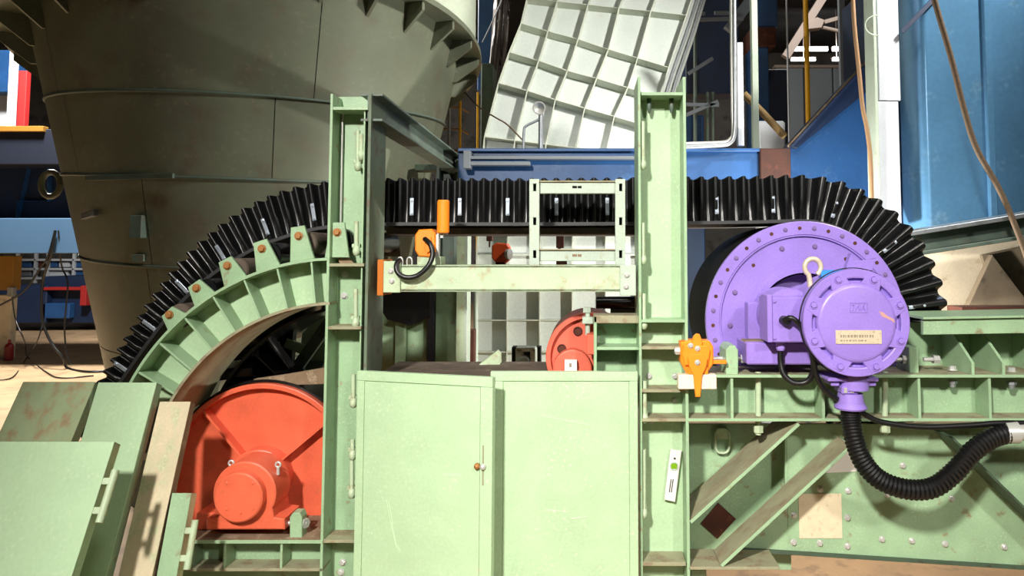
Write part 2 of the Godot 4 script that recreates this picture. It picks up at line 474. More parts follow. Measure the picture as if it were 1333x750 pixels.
func _ready() -> void:
	rng.seed = 7
	make_materials()
	var cam := Camera3D.new()
	cam.name = "camera"
	cam.position = Vector3(0, EYE, DIST)
	cam.rotation.x = PITCH
	cam.set_frustum(0.075, Vector2((666.5 - PCX) / F * 0.1, -(375.0 - PCY) / F * 0.1), 0.1, 120.0)
	add_child(cam)
	cam.current = true
	var we := WorldEnvironment.new()
	we.name = "environment"
	var env := Environment.new()
	env.background_mode = Environment.BG_COLOR
	env.background_color = Color(0.30, 0.33, 0.38)
	env.tonemap_mode = Environment.TONE_MAPPER_LINEAR
	env.tonemap_exposure = 1.05
	env.sdfgi_enabled = true
	env.ssao_enabled = true
	env.ssil_enabled = true
	we.environment = env
	add_child(we)
	unseen_flood(Vector3(-1.7, 4.8, 6.0), Vector3(0.3, 0.65, 0.0), 88.0, 25.0, 0.7, 0.45, "unseen square floodlight left of the camera, placed to light the front of the machine")
	unseen_flood(Vector3(2.6, 4.4, 6.2), Vector3(0.8, 0.8, 0.0), 22.0, 20.0, 0.8, 0.45, "unseen square floodlight right of the camera, placed to soften the shadows on the machine")
	unseen_flood(Vector3(3.8, 5.8, 0.2), Vector3(0.2, 2.3, -2.6), 56.0, 34.0, 0.85, 0.45, "unseen square floodlight high on the right, placed to light the casing and the hopper side")
	unseen_high_bay(Vector3(-7.4, 7.4, -6.4), 170.0, Vector3(-6.6, 0, -8.0), 0.9, "unseen square ceiling lamp, placed to light the floor left of the hopper")
	unseen_high_bay(Vector3(0.8, 8.2, 3.2), 10.0, Vector3(0.6, 0, 1.0), 1.0, "unseen square ceiling lamp, placed to light the machine from straight above")
	unseen_high_bay(Vector3(4.0, 8.0, -9.5), 30.0, Vector3(4.0, 0, -12), 0.8, "unseen square ceiling lamp, placed to light the far bay on the right")
	unseen_lamp(Vector3(1.35, 1.45, -1.3), 4.8)
	build_hall()
	build_hopper()
	build_casing()
	build_blue_steel()
	build_columns()
	build_arch()
	build_belt()
	build_drive()
	build_right_base()
	build_left_base()
	build_tail_drum()
	build_middle()
	build_doors()
	build_leaning_panels()
	build_small_things()
	build_far_left()

# ---------------------------------------------------------------- the hall
func build_hall() -> void:
	var g := Geo.new()
	add_box(g, at(Vector3(0, -0.1, -6)), Vector3(40.6, 0.2, 36.6), 0.0)
	struct("floor", g, M.floor_mat)
	g = Geo.new()
	add_box(g, at(Vector3(0, 9.15, -6)), Vector3(40.6, 0.3, 36.6), 0.0)
	struct("ceiling", g, M.hall_roof)
	g = Geo.new()
	add_box(g, at(Vector3(0, 4.5, -24.15)), Vector3(40, 9, 0.3), 0.0)
	struct("wall_back", g, M.hall_wall)
	g = Geo.new()
	add_box(g, at(Vector3(0, 4.5, 12.15)), Vector3(40, 9, 0.3), 0.0)
	struct("wall_front", g, M.hall_wall)
	g = Geo.new()
	add_box(g, at(Vector3(-20.15, 4.5, -6)), Vector3(0.3, 9, 36), 0.0)
	struct("wall_left", g, M.hall_wall)
	g = Geo.new()
	add_box(g, at(Vector3(20.15, 4.5, -6)), Vector3(0.3, 9, 36), 0.0)
	struct("wall_right", g, M.hall_wall)
	# roof steel in the far bay on the right
	var t := thing("roof_truss", W(1090, 60, 12.0), "pale steel roof truss with a gusset crossing the dark bay behind the yellow pipe", "truss")
	g = Geo.new(); pbar(g, W(1022, 75, 12), W(1082, -20, 12), 0.14, 0.16); obj("brace", g, M.truss, t)
	g = Geo.new(); pbar(g, W(1062, 32, 12), W(1140, 10, 12), 0.06, 0.08); obj("brace", g, M.truss, t)
	g = Geo.new(); add_tube(g, catmull([W(1062, 34, 12), W(1090, 40, 12), W(1115, 48, 12), W(1142, 55, 12)], 4), 0.04, 8); obj("tie_rod", g, M.truss, t)
	g = Geo.new(); pplate(g, [[1050, 30], [1064, 22], [1074, 26], [1070, 36], [1052, 38]], 11.9, 12.1, 0.01); obj("gusset", g, M.truss, t)
	var tubes := [[1030, 62, 1078, 66], [1030, 76, 1062, 79], [1084, 62, 1094, 66], [1084, 76, 1094, 79], [1106, 62, 1118, 65]]
	var tl := ["upper long fluorescent tube lamp behind the yellow pipe", "lower long fluorescent tube lamp behind the yellow pipe", "upper short fluorescent tube lamp left of the grey post", "lower short fluorescent tube lamp left of the grey post", "fluorescent tube lamp right of the grey post under the roof"]
	for i in 5:
		var r: Array = tubes[i]
		var a := thing("tube_lamp", W((r[0] + r[2]) / 2.0, r[1], 19), tl[i], "lamp", "tube lamps in the far bay")
		g = Geo.new(); pbox(g, r[0], r[1], r[2], r[3], 19.0, 19.08, 0.01); obj("tube", g, M.lamp_glow, a)
		g = Geo.new(); pbox(g, r[0] - 0.5, r[1] - 2, r[2] + 0.5, r[1] - 0.3, 18.97, 19.12, 0.01); obj("fitting", g, M.truss, a)
		g = Geo.new()
		var hp := W((r[0] + r[2]) / 2.0, r[1] - 1, 19.05)
		add_tube(g, [hp, Vector3(hp.x, 9.02, hp.z)], 0.012, 6); obj("hanger", g, M.truss, a)
		var l := AreaLight3D.new()
		l.name = "tube_light"
		l.area_size = Vector2((r[2] - r[0]) * K(19), 0.1)
		l.light_energy = 1.2
		l.shadow_enabled = true
		a.add_child(l)
		l.transform = Transform3D(Basis(), Vector3(0, -0.05, 0.2))
	t = thing("far_partition", W(1080, 150, 17), "grey panelled partition in the far bay below the tube lamps", "partition")
	for i in 4:
		g = Geo.new(); pbox(g, 1012 + 38 * i, 88, 1048 + 38 * i, 330, 17, 17.15, 0.02); obj("panel", g, M.grey_post, t)
	g = Geo.new(); pbox(g, 1008, 84, 1166, 88, 16.95, 17.2, 0.02); obj("top_rail", g, M.truss, t)
	g = Geo.new(); pbox(g, 1095, -30, 1103, 300, 9.0, 9.08, 0.005)
	tag(obj("steel_post", g, M.grey_post), "grey square steel post in the dark bay right of the yellow pipe", "post")
	g = Geo.new(); add_tube(g, [W(1047, -40, 6), W(1050, 60, 6), W(1053, 210, 6)], 0.032, 12)
	tag(obj("gas_pipe", g, M.yellow), "bright yellow vertical pipe rising behind the sloped blue girder", "pipe")
	g = Geo.new(); add_tube(g, [W(1023, -40, 5.0), W(1025, 60, 5.0), W(1028, 205, 5.0)], 0.011, 8)
	tag(obj("thin_conduit", g, M.white_paint), "thin pale vertical conduit left of the yellow pipe", "conduit")
	# dark blue columns behind the pipes
	g = Geo.new(); pbox(g, 985, -40, 1012, 35, 6.0, 6.4, 0.01)
	pbox(g, 980, 60, 1002, 260, 6.0, 6.4, 0.01); obj("blue_column", g, M.blue)
	tag(get_child(-1), "blue steel column with a brown painted band behind the white pipes", "column")
	g = Geo.new(); pbox(g, 978, 35, 1010, 60, 5.95, 6.45, 0.01); obj("painted_band", g, M.rust, get_child(-1))
	g = Geo.new(); pplate(g, [[1000, 90], [1026, 90], [1026, fy(6.6)], [988, fy(6.6)]], 6.6, 6.9, 0.01)
	tag(obj("dark_blue_plate", g, M.blue_dark), "dark blue tapered plate between the blue column and thin conduit", "plate")
	# left side: blue steel behind the hopper
	g = Geo.new(); pbox(g, -60, 168, 110, 214, 8.0, 9.2, 0.01)
	tag(obj("crane_girder", g, M.navy), "very dark navy girder running behind the hopper on the left", "girder")
	g = Geo.new(); pbox(g, -60, 214, 120, 284, 8.6, 9.6, 0.01)
	tag(obj("blue_girder", g, M.blue_dark), "dark blue box girder directly under the navy one, left of the hopper", "girder")
	g = Geo.new(); pplate(g, [[20, 284], [36, 214], [62, 214], [62, 262], [22, 262]], 8.5, 8.6, 0.004)
	tag(obj("blue_bracket", g, M.blue), "blue bracket plate on the dark blue girder beside the lifting lug", "plate")
	g = Geo.new(); pbox(g, -60, 284, 125, 330, 8.2, 9.2, 0.01)
	tag(obj("pale_girder", g, M.blue_grey_lit), "blue girder painted in its pale lit tone above the hanging cables, left of the hopper", "girder")
	g = Geo.new(); pbox(g, -40, 65, 22, 120, 10.0, 10.3, 0.01)
	tag(obj("blue_cladding", g, M.blue), "small blue cladding sheet left of the red and white posts", "cladding")
	g = Geo.new(); pbox(g, 10, 60, 17, 173, 8.5, 8.6, 0.005)
	tag(obj("white_post", g, M.white_paint), "narrow white post beside the red post, left of the hopper", "post")
	g = Geo.new(); pbox(g, 22, 92, 33, 174, 8.7, 8.8, 0.005)
	tag(obj("red_post", g, M.far_red), "red post next to the narrow white post, left of the hopper", "post")
	g = Geo.new(); pbox(g, -40, 164, 56, 171, 7.94, 8.06, 0.005)
	tag(obj("yellow_rail", g, M.ochre), "ochre rail along the top of the dark girder on the left", "rail")
	g = Geo.new(); pbox(g, -30, 115, 8, 180, 10.4, 10.5, 0.005)
	tag(obj("bright_panel", g, M.white_paint), "pale wall panel at the left edge behind the white post", "panel")

# ---------------------------------------------------------------- hopper
func build_hopper() -> void:
	var c := Vector3(-2.568, 0, -2.68)
	var t := thing("hopper", c, "huge grey green conical steel hopper behind the curved belt, with a toothed flange", "hopper")
	var xf := Transform3D(Basis(Vector3.RIGHT, -PI / 2), c)
	var rad := func(y: float) -> float: return 1.05 + 0.225 * (y - 1.14)
	# the plate courses were welded a little off level: the seams sag towards the machine, the flange ring lifts
	var dip := func(y: float, a: float) -> float: return (-0.10 * smoothstep(0.4, 1.6, y) + 0.38 * smoothstep(2.9, 3.25, y)) * cos(a + 1.17)
	var ys := [0.35, 1.12, 1.75, 2.32, 2.84, 3.27]
	for i in 5:
		var n := 5 + (i % 2)
		for k in n:
			var g := Geo.new()
			var a0 := TAU * (k + 0.31 * i) / n + 0.002
			var a1 := TAU * (k + 1 + 0.31 * i) / n - 0.002
			add_grid(g, 22, 2, func(p, q):
				var a: float = a0 + (a1 - a0) * p / 22.0
				var y: float = lerpf(ys[i] + 0.003, ys[i + 1] - 0.003, q / 2.0) + dip.call(lerpf(ys[i], ys[i + 1], q / 2.0), a)
				var r: float = rad.call(y)
				return c + Vector3(cos(a) * r, y, -sin(a) * r), false)
			obj("shell_plate", g, M.hopper, t)
	var g2 := Geo.new()
	add_lathe(g2, [Vector2(rad.call(0.35) - 0.03, 0.0), Vector2(rad.call(0.35) - 0.03, 0.36), Vector2(rad.call(3.26) - 0.03, 3.26)], xf, 64)
	obj("inner_shell", g2, M.dark_green, t)
	for y in [1.75, 2.32, 2.84]:
		g2 = Geo.new()
		var pts := []
		for k in 97:
			var a := TAU * k / 96
			var yy: float = y + dip.call(y, a)
			pts.append(c + Vector3(cos(a), 0, -sin(a)) * (rad.call(yy) + 0.002) + Vector3(0, yy, 0))
		add_tube(g2, pts, 0.011, 6)
		obj("weld_seam", g2, M.beam_grey, t)
	g2 = Geo.new()
	var rim := [Vector2(1.49, 3.26), Vector2(1.73, 3.26), Vector2(1.73, 3.30), Vector2(1.49, 3.30), Vector2(1.49, 3.26)]
	for e in 4:
		add_grid(g2, 96, 1, func(p, q):
			var a: float = TAU * p / 96
			var w: Vector2 = rim[e + q]
			return c + Vector3(cos(a) * w.x, w.y + dip.call(3.3, a), -sin(a) * w.x), true)
	obj("flange_ring", g2, M.hopper, t)
	g2 = Geo.new()
	add_grid(g2, 96, 1, func(p, q):
		var a: float = TAU * p / 96
		return c + Vector3(cos(a) * 1.68, 6.4 if q == 1 else 3.29 + dip.call(3.3, a), -sin(a) * 1.68), false)
	add_lathe(g2, [Vector2(1.68, 6.4), Vector2(0, 6.4)], xf, 96)
	obj("cylinder_shell", g2, M.hopper_light, t)
	for k in 30:
		g2 = Geo.new()
		var a := TAU * (k + 0.4) / 30
		var b := Basis(Vector3.UP, a)
		var q := PackedVector2Array([Vector2(1.44, 3.26), Vector2(1.71, 3.26), Vector2(1.71, 3.20), Vector2(1.53, 3.06), Vector2(1.44, 3.06)])
		add_prism(g2, q, Transform3D(b, c + Vector3(0, dip.call(3.3, a), 0)), -0.012, 0.012, 0.002)
		obj("gusset", g2, M.hopper, t)
	# lifting lug, access ledge and slots on the lower cone
	g2 = Geo.new()
	var lug := W(66, 240, 2.15)
	var pts := []
	for k in 15:
		var a := TAU * k / 14
		pts.append(lug + Vector3(cos(a) * 0.07, sin(a) * 0.09, 0))
	add_tube(g2, pts, 0.022, 8); obj("lifting_lug", g2, M.hopper, t)
	g2 = Geo.new()
	pbar(g2, W(112, 232, 1.42), W(226, 229, 1.30), 0.02, 0.03); obj("ledge", g2, M.beam_grey, t)
	for p in [[176, 295, 1.42, 8, 30], [179, 336, 1.5, 8, 10]]:
		g2 = Geo.new()
		pbox(g2, p[0] - p[3], p[1] - p[4] / 2.0, p[0] + p[3], p[1] + p[4] / 2.0, p[2], p[2] + 0.08, 0.004); obj("bracket", g2, M.beam_grey, t)
	g2 = Geo.new()
	pbar(g2, W(108, 282, 1.6), W(124, 277, 1.55), 0.03, 0.04); obj("bracket", g2, M.galv, t)
	# yellow ladder seen between the hopper and the white casing
	t = thing("guarded_ladder", W(605, 195, 3.6), "yellow rail ladder between the hopper flange and the white casing", "ladder")
	for x in [599.0, 622.0]:
		g2 = Geo.new(); add_tube(g2, [W(x, 120, 3.6 if x < 610 else 4.2), W(x - 1, 330, 3.6 if x < 610 else 4.2)], 0.013 if x < 610 else 0.011, 8); obj("rail", g2, M.yellow, t)
	for y in [140.0, 168.0, 196.0]:
		g2 = Geo.new(); add_tube(g2, [W(568, y, 3.6), W(599, y, 3.6), W(610, y + 7, 4.0)], 0.008, 6); obj("rung", g2, M.ochre, t)
	g2 = Geo.new(); pbox(g2, 990, 157, 1026, fy(4.0), 4.0, 4.2, 0.02)
	tag(obj("pale_sheet", g2, M.white_paint), "white panel glimpsed behind the timber pole at the foot of the sloped girder", "panel")
	g2 = Geo.new(); add_tube(g2, [W(585, 130, 3.5), W(584, 260, 3.5)], 0.014, 10)
	tag(obj("steel_pipe", g2, M.galv), "thin bright steel pipe beside the yellow ladder", "pipe")
	g2 = Geo.new(); pbox(g2, 625, 82, 640, 330, 4.4, 4.8, 0.01)
	tag(obj("green_column", g2, M.dark_green), "dark green column behind the yellow ladder beside the hopper", "column")
	g2 = Geo.new(); pbox(g2, 622, -60, 652, 118, 6.2, 6.5, 0.01)
	tag(obj("blue_wall_panel", g2, M.blue), "deep blue wall panel between the pale cylinder and the white casing", "panel")
	g2 = Geo.new()
	add_grid(g2, 12, 10, func(i, j): return W(645 + i * 1.8 - j * 1.0 + 2.0 * sin(i * 1.3), -30 + j * 14.5, 4.9 + 0.05 * sin(i * 2.1 + j * 0.4)), false)
	add_grid(g2, 12, 10, func(i, j): return W(645 + i * 1.8 - j * 1.0 + 2.0 * sin(i * 1.3), -30 + j * 14.5, 4.92 + 0.05 * sin(i * 2.1 + j * 0.4)), true)
	tag(obj("hanging_sheet", g2, M.plastic_sheet), "translucent brownish plastic sheet hanging beside the white casing", "sheet")
	g2 = Geo.new(); add_tube(g2, catmull([W(657, -10, 4.5), W(640, 30, 4.5), W(628, 55, 4.5)], 4), 0.006, 6)
	tag(obj("guy_rope", g2, M.white_paint), "thin pale rope slanting across the blue panel at the top", "rope")
	g2 = Geo.new(); add_tube(g2, catmull([W(605, 120, 3.4), W(622, 138, 3.2), W(645, 153, 2.4), W(660, 162, 2.4), W(680, 182, 2.4)], 5), 0.006, 6)
	tag(obj("hanging_rope", g2, M.rope), "brown rope hanging from the ladder over the white casing", "rope")

# ---------------------------------------------------------------- white ribbed casing
func build_casing() -> void:
	var rows := [
		[[700, -45, 3.75], [741, -42, 3.75], [783, -39, 3.75], [824, -36, 3.75], [866, -33, 3.75], [910, -30, 3.75]],
		[[686, 5, 3.45], [725, 10, 3.45], [765, 14, 3.45], [805, 18, 3.45], [846, 22, 3.45], [892, 27, 3.45]],
		[[677, 39, 3.15], [712, 49, 3.15], [751, 59, 3.15], [790, 72, 3.15], [828, 83, 3.15], [868, 95, 3.15]],
		[[662, 76, 2.9], [700, 87, 2.9], [737, 100, 2.9], [775, 110, 2.9], [815, 122, 2.9], [856, 134, 2.9]],
		[[649, 114, 2.72], [686, 124, 2.72], [722, 136, 2.72], [760, 147, 2.72], [798, 158, 2.72], [838, 170, 2.72]],
		[[632, 181, 2.62], [671, 186, 2.62], [711, 191, 2.62], [749, 196, 2.62], [789, 200, 2.62], [830, 205, 2.62]],
		[[625, 250, 2.6], [664, 250, 2.6], [706, 250, 2.6], [747, 250, 2.6], [789, 250, 2.6], [831, 250, 2.6]],
		[[622, 332, 2.6], [661, 332, 2.6], [703, 332, 2.6], [745, 332, 2.6], [788, 332, 2.6], [831, 332, 2.6]],
		[[622, 374, 2.6], [661, 374, 2.6], [703, 374, 2.6], [745, 374, 2.6], [788, 374, 2.6], [831, 374, 2.6]],
		[[622, 416, 2.6], [661, 416, 2.6], [703, 416, 2.6], [745, 416, 2.6], [788, 416, 2.6], [831, 416, 2.6]],
		[[622, 457, 2.6], [661, 457, 2.6], [703, 457, 2.6], [745, 457, 2.6], [788, 457, 2.6], [831, 457, 2.6]],
		[[622, 540, 2.6], [661, 540, 2.6], [703, 540, 2.6], [745, 540, 2.6], [788, 540, 2.6], [831, 540, 2.6]]]
	var P := []
	for r in rows:
		var q := []
		for c in r: q.append(W(c[0], c[1], c[2]))
		P.append(q)
	var N := []
	for i in 12:
		var q := []
		for j in 6:
			var du: Vector3 = P[mini(i + 1, 11)][j] - P[maxi(i - 1, 0)][j]
			var dv: Vector3 = P[i][mini(j + 1, 5)] - P[i][maxi(j - 1, 0)]
			var nn := du.cross(dv).normalized()
			q.append(nn if nn.z > 0 else -nn)
		N.append(q)
	var t := thing("ribbed_casing", W(725, 540, 2.6), "tall white steel casing with a grid of stiffening ribs, bent towards the top", "casing")
	var rib := func(called: String, a: Array, b: Array, h: float) -> void:
		var g := Geo.new()
		for k in a.size() - 1:
			var p0: Vector3 = a[k]
			var p1: Vector3 = a[k + 1]
			var n0: Vector3 = b[k]
			var n1: Vector3 = b[k + 1]
			var side := (p1 - p0).cross(n0).normalized() * 0.004
			var q := [p0 - side, p0 + side, p0 + side + n0 * h, p0 - side + n0 * h]
			var w := [p1 - side, p1 + side, p1 + side + n1 * h, p1 - side + n1 * h]
			g.quad(q[1], w[1], w[2], q[2], side.normalized())
			g.quad(q[0], w[0], w[3], q[3], -side.normalized())
			g.quad(q[2], w[2], w[3], q[3], (n0 + n1).normalized())
			if k == 0: g.quad(q[0], q[1], q[2], q[3], (p0 - p1).normalized())
			if k == a.size() - 2: g.quad(w[0], w[1], w[2], w[3], (p1 - p0).normalized())
		obj(called, g, M.white_rib, t)
	for i in 12:
		rib.call("cross_rib", P[i], N[i], 0.07)
	for j in 6:
		var a := []
		var b := []
		for i in 12:
			a.append(P[i][j]); b.append(N[i][j])
		rib.call("upright_rib", a, b, 0.075)
	for i in 11:
		for j in 5:
			var g := Geo.new()
			var c := [P[i][j], P[i][j + 1], P[i + 1][j + 1], P[i + 1][j]]
			var n := [N[i][j], N[i][j + 1], N[i + 1][j + 1], N[i + 1][j]]
			g.quads(c, n)
			var back := []
			var bn := []
			for k in 4:
				back.append(c[k] - n[k] * 0.012); bn.append(-n[k])
			g.quads(back, bn)
			for k in 4:
				var m := (k + 1) % 4
				var mid: Vector3 = (c[k] + c[m]) / 2 - (c[0] + c[1] + c[2] + c[3]) / 4
				g.quad(c[k], c[m], back[m], back[k], mid.normalized())
			obj("panel", g, M.white_sheet, t)
	# side wall that closes the casing on the right
	var g2 := Geo.new()
	for i in 11:
		g2.quad(P[i][5], P[i + 1][5], P[i + 1][5] + Vector3(0.16, 0, -0.5), P[i][5] + Vector3(0.16, 0, -0.5), Vector3(1, 0, 0.3).normalized())
		g2.quad(P[i][5] - Vector3(0.01, 0, 0.01), P[i + 1][5] - Vector3(0.01, 0, 0.01), P[i + 1][5] + Vector3(0.15, 0, -0.51), P[i][5] + Vector3(0.15, 0, -0.51), Vector3(-1, 0, -0.3).normalized())
	obj("side_wall", g2, M.white_sheet, t)
	for k in 2:
		g2 = Geo.new()
		var pts := []
		for i in 12: pts.append(P[i][5] + Vector3(0.055 + 0.06 * k, 0, -0.10 - 0.17 * k))
		add_tube(g2, pts, 0.012, 6); obj("edge_rib", g2, M.galv, t)
	# lamp head with conduit in front of it
	t = thing("flood_light", W(702, 145, 2.2), "small steel floodlight head on a bent conduit in front of the white casing", "lamp")
	g2 = Geo.new(); add_lathe(g2, [Vector2(0, -0.03), Vector2(0.03, -0.03), Vector2(0.045, 0.02), Vector2(0.05, 0.03), Vector2(0.04, 0.03), Vector2(0.0, 0.0)], face(W(701, 141, 2.2), Vector3(0.2, -0.1, 1)), 18); obj("head", g2, M.steel, t)
	g2 = Geo.new(); add_tube(g2, catmull([W(703, 146, 2.2), W(702, 155, 2.2), W(685, 164, 2.2), W(682, 172, 2.2), W(681, 206, 2.2)], 5), 0.010, 8); obj("conduit", g2, M.galv, t)
	g2 = Geo.new(); add_tube(g2, [W(704, 148, 2.2), W(704, 196, 2.2)], 0.018, 8); obj("stem", g2, M.galv, t)

# ---------------------------------------------------------------- blue steel
func build_blue_steel() -> void:
	var g := Geo.new()
	pbox(g, 596, 196, 992, 275, 1.9, 2.15, 0.006)
	var o := obj("blue_beam", g, M.blue)
	tag(o, "long blue box beam running level just above the belt", "beam")
	g = Geo.new(); pbox(g, 596, 193, 992, 197, 1.86, 2.2, 0.003); obj("top_flange", g, M.blue, o)
	g = Geo.new(); pbox(g, 990, 193, 1030, 280, 1.85, 2.2, 0.006)
	tag(obj("rusty_block", g, M.rust_dark), "rust brown steel block at the right end of the level blue beam", "block")
	var t := thing("cable_tray", W(720, 210, 1.8), "slim galvanised cable channel fixed along the level blue beam", "cable tray")
	g = Geo.new(); pbox(g, 604, 203, 832, 207, 1.80, 1.87, 0.002); obj("channel", g, M.grey_post, t)
	g = Geo.new(); pbox(g, 604, 210, 690, 215, 1.80, 1.87, 0.002); obj("channel", g, M.grey_post, t)
	g = Geo.new(); pbox(g, 603, 196, 612, 219, 1.78, 1.88, 0.002); obj("end_clamp", g, M.grey_post, t)
	g = Geo.new(); add_tube(g, catmull([W(832, 198, 1.75), W(880, 192, 1.75), W(935, 189, 1.75), W(950, 186, 1.75), W(956, 174, 1.75), W(957, 140, 1.75), W(956, 60, 1.75), W(955, -40, 1.75)], 6), 0.016, 10)
	tag(obj("steel_conduit", g, M.galv), "bright bent steel conduit that turns upward above the blue beam", "conduit")
	g = Geo.new(); add_tube(g, catmull([W(832, 192, 1.8), W(890, 187, 1.8), W(938, 185, 1.8), W(951, 180, 1.8), W(954, 168, 1.8), W(953, 130, 1.8), W(951, -40, 1.8)], 6), 0.010, 8)
	tag(obj("thin_steel_conduit", g, M.steel), "thinner bent conduit nested inside the steel conduit", "conduit")
	g = Geo.new(); pbox(g, 960, 55, 968, 190, 1.95, 2.0, 0.003)
	tag(obj("white_upright", g, M.white_paint), "short white upright post beside the bent steel conduit", "post")
	g = Geo.new(); pbox(g, 979, -40, 987, 194, 2.3, 2.36, 0.003)
	tag(obj("pale_upright", g, M.frame_pale), "tall pale upright bar between the conduit and the blue column", "post")
	g = Geo.new(); add_tube(g, [W(968, 122, 2.6), W(992, 146, 2.6), W(1022, 178, 2.6)], 0.03, 8)
	tag(obj("timber_pole", g, M.wood), "weathered timber pole leaning by the pale upright bar", "pole")
	# dark machinery seen between the casing and the conduit
	t = thing("far_scaffold", W(920, 190, 5.0), "dim scaffold of grey rails and rods behind the right column", "scaffold")
	for r in [[896, 96, 928, 76], [896, 26, 968, 24], [893, 150, 935, 132], [890, 136, 936, 137], [898, 18, 918, 18], [930, 17, 958, 17]]:
		g = Geo.new(); pbar(g, W(r[0], r[1], 5.0), W(r[2], r[3], 5.0), 0.03, 0.04); obj("rail", g, M.grey_post, t)
	for x in [905.0, 921.0, 928.0]:
		g = Geo.new(); add_tube(g, [W(x, 20 if x < 910 else 120, 5.2), W(x, 260, 5.2)], 0.02, 8); obj("upright", g, M.beam_grey, t)
	g = Geo.new(); pbar(g, W(948, 40, 5.1), W(985, -10, 5.1), 0.10, 0.12); obj("brace", g, M.grey_post, t)
	g = Geo.new(); pbox(g, 892, -40, 962, 122, 6.6, 7.0, 0.01)
	tag(obj("navy_panel", g, M.blue_dark), "navy steel panel behind the dim scaffold at the top", "panel")
	g = Geo.new(); pbox(g, 893, 150, 918, fy(6.4), 6.4, 6.6, 0.01)
	tag(obj("small_blue_plate", g, M.blue), "small blue plate low behind the scaffold, right of the column", "plate")
	# sloped girder on the right
	t = thing("sloped_girder", W(1085, 260, 2.3), "large blue girder with a steep sloping top edge left of the white strip", "girder")
	g = Geo.new(); pplate(g, [[1029, 192], [1150, 60], [1150, 330], [1029, 330]], 2.3, 2.34, 0.004); obj("web", g, M.blue, t)
	g = Geo.new(); pbar(g, W(1024, 194, 2.30), W(1152, 55, 2.30), 0.30, 0.02); obj("top_flange", g, M.blue_dark, t)
	g = Geo.new(); pplate(g, [[1028, 191], [1150, 58], [1150, 102], [1038, 193]], 2.24, 2.3, 0.004); obj("upper_plate", g, M.blue_dark, t)  # darker blue puts the shading of the slanted flange into the colour
	g = Geo.new(); pbar(g, W(1026, 191, 2.22), W(1152, 54, 2.22), 0.012, 0.02); obj("top_edge", g, M.dust, t)
	# white strip and the tank
	t = thing("white_column", W(1156, 300, 1.5), "white painted flat column in two lengths beside the blue tank", "column")
	g = Geo.new(); pbox(g, 1142, -60, 1170, 131, 1.5, 1.62, 0.004); obj("upper_length", g, M.white_paint, t)
	g = Geo.new(); pbox(g, 1143, 132, 1172, 305, 1.5, 1.62, 0.004); obj("lower_length", g, M.white_paint, t)
	g = Geo.new(); pbox(g, 1139, -60, 1143, 305, 1.48, 1.64, 0.002); obj("edge_strip", g, M.frame_pale, t)
	t = thing("blue_tank", W(1270, 300, 1.6), "big rounded blue steel tank at the right edge above the belt", "tank")
	g = Geo.new()
	var y0 := W(1250, 300, 1.5).y
	var y1 := W(1250, -70, 1.5).y
	var prof := []
	var x0 := W(1172, 150, 1.75).x
	var x1 := W(1210, 150, 1.5).x
	for k in 9:
		var a := PI / 2 * k / 8
		prof.append(Vector2(x0 + (x1 - x0) * (1.0 - cos(a)), -1.75 + 0.25 * sin(a)))
	prof.append(Vector2(W(1284, 150, 1.5).x, -1.5))
	var wall := func(i, j): return Vector3(prof[i].x, lerpf(y0, y1, j / 1.0), prof[i].y)
	add_grid(g, 9, 1, wall); obj("rounded_shell", g, M.blue_tank, t)
	g = Geo.new(); pbox(g, 1292, -70, 1580, 304, 1.52, 1.56, 0.003); obj("side_plate", g, M.blue_tank, t)
	g = Geo.new(); pbox(g, 1284, -70, 1294, 304, 1.47, 1.6, 0.006); obj("corner_fold", g, M.blue_tank, t)
	g = Geo.new(); pbar(g, W(1174, 42, 1.47), W(1222, -8, 1.47), 0.012, 0.03); obj("weld_strip", g, M.blue_dark, t)
	g = Geo.new(); add_box(g, at(Vector3(W(1300, 150, 1.5).x, (y0 + y1) / 2, -2.3)), Vector3(1.1, y1 - y0, 1.0), 0.01); obj("tank_body", g, M.blue_dark, t)
	# grey beam below the tank
	t = thing("sloped_beam", W(1260, 320, 1.0), "grey steel beam rising to the right below the blue tank", "beam")
	g = Geo.new(); pplate(g, [[1176, 303], [1600, 235], [1600, 241], [1176, 309]], 0.95, 1.3, 0.003); obj("upper_flange", g, M.galv, t)
	g = Geo.new(); pplate(g, [[1176, 309], [1600, 241], [1600, 267], [1176, 334]], 1.08, 1.12, 0.003); obj("web", g, M.beam_grey, t)
	g = Geo.new(); pplate(g, [[1176, 331], [1600, 265], [1600, 270], [1176, 336]], 0.95, 1.3, 0.003); obj("lower_flange", g, M.beam_grey, t)
	# pale enclosure behind the belt's turn
	t = thing("pale_enclosure", W(1260, 420, 1.9), "cream sheeted enclosure behind the belt where it turns down on the right", "enclosure")
	g = Geo.new(); pbox(g, 1130, 300, 1580, 440, 1.9, 1.94, 0.004); obj("sheet", g, M.tarp, t)
	g = Geo.new(); pplate(g, [[1258, 404], [1292, 332], [1345, 402]], 1.80, 1.86, 0.003); obj("triangular_shade", g, M.tarp_shade, t)  # triangle of shade on the enclosure, built as a darker sheet
	g = Geo.new(); pplate(g, [[1278, 332], [1345, 318], [1345, 404], [1300, 404]], 1.86, 1.89, 0.003); obj("side_shade", g, M.tarp_shade, t)  # shaded side of the enclosure, painted as a darker sheet
	g = Geo.new(); pbox(g, 1252, 400, 1580, 412, 1.5, 1.7, 0.004); obj("sill", g, M.rust, t)
	# hanging hose and rope
	g = Geo.new(); add_tube(g, catmull([W(1109, -30, 1.3), W(1112, 30, 1.3), W(1118, 90, 1.3), W(1123, 140, 1.3), W(1128, 165, 1.3), W(1133, 205, 1.3), W(1135, 262, 1.3)], 6), 0.013, 10)
	tag(obj("tan_hose", g, M.hose_tan), "tan rubber hose hanging straight in front of the sloped girder", "hose")
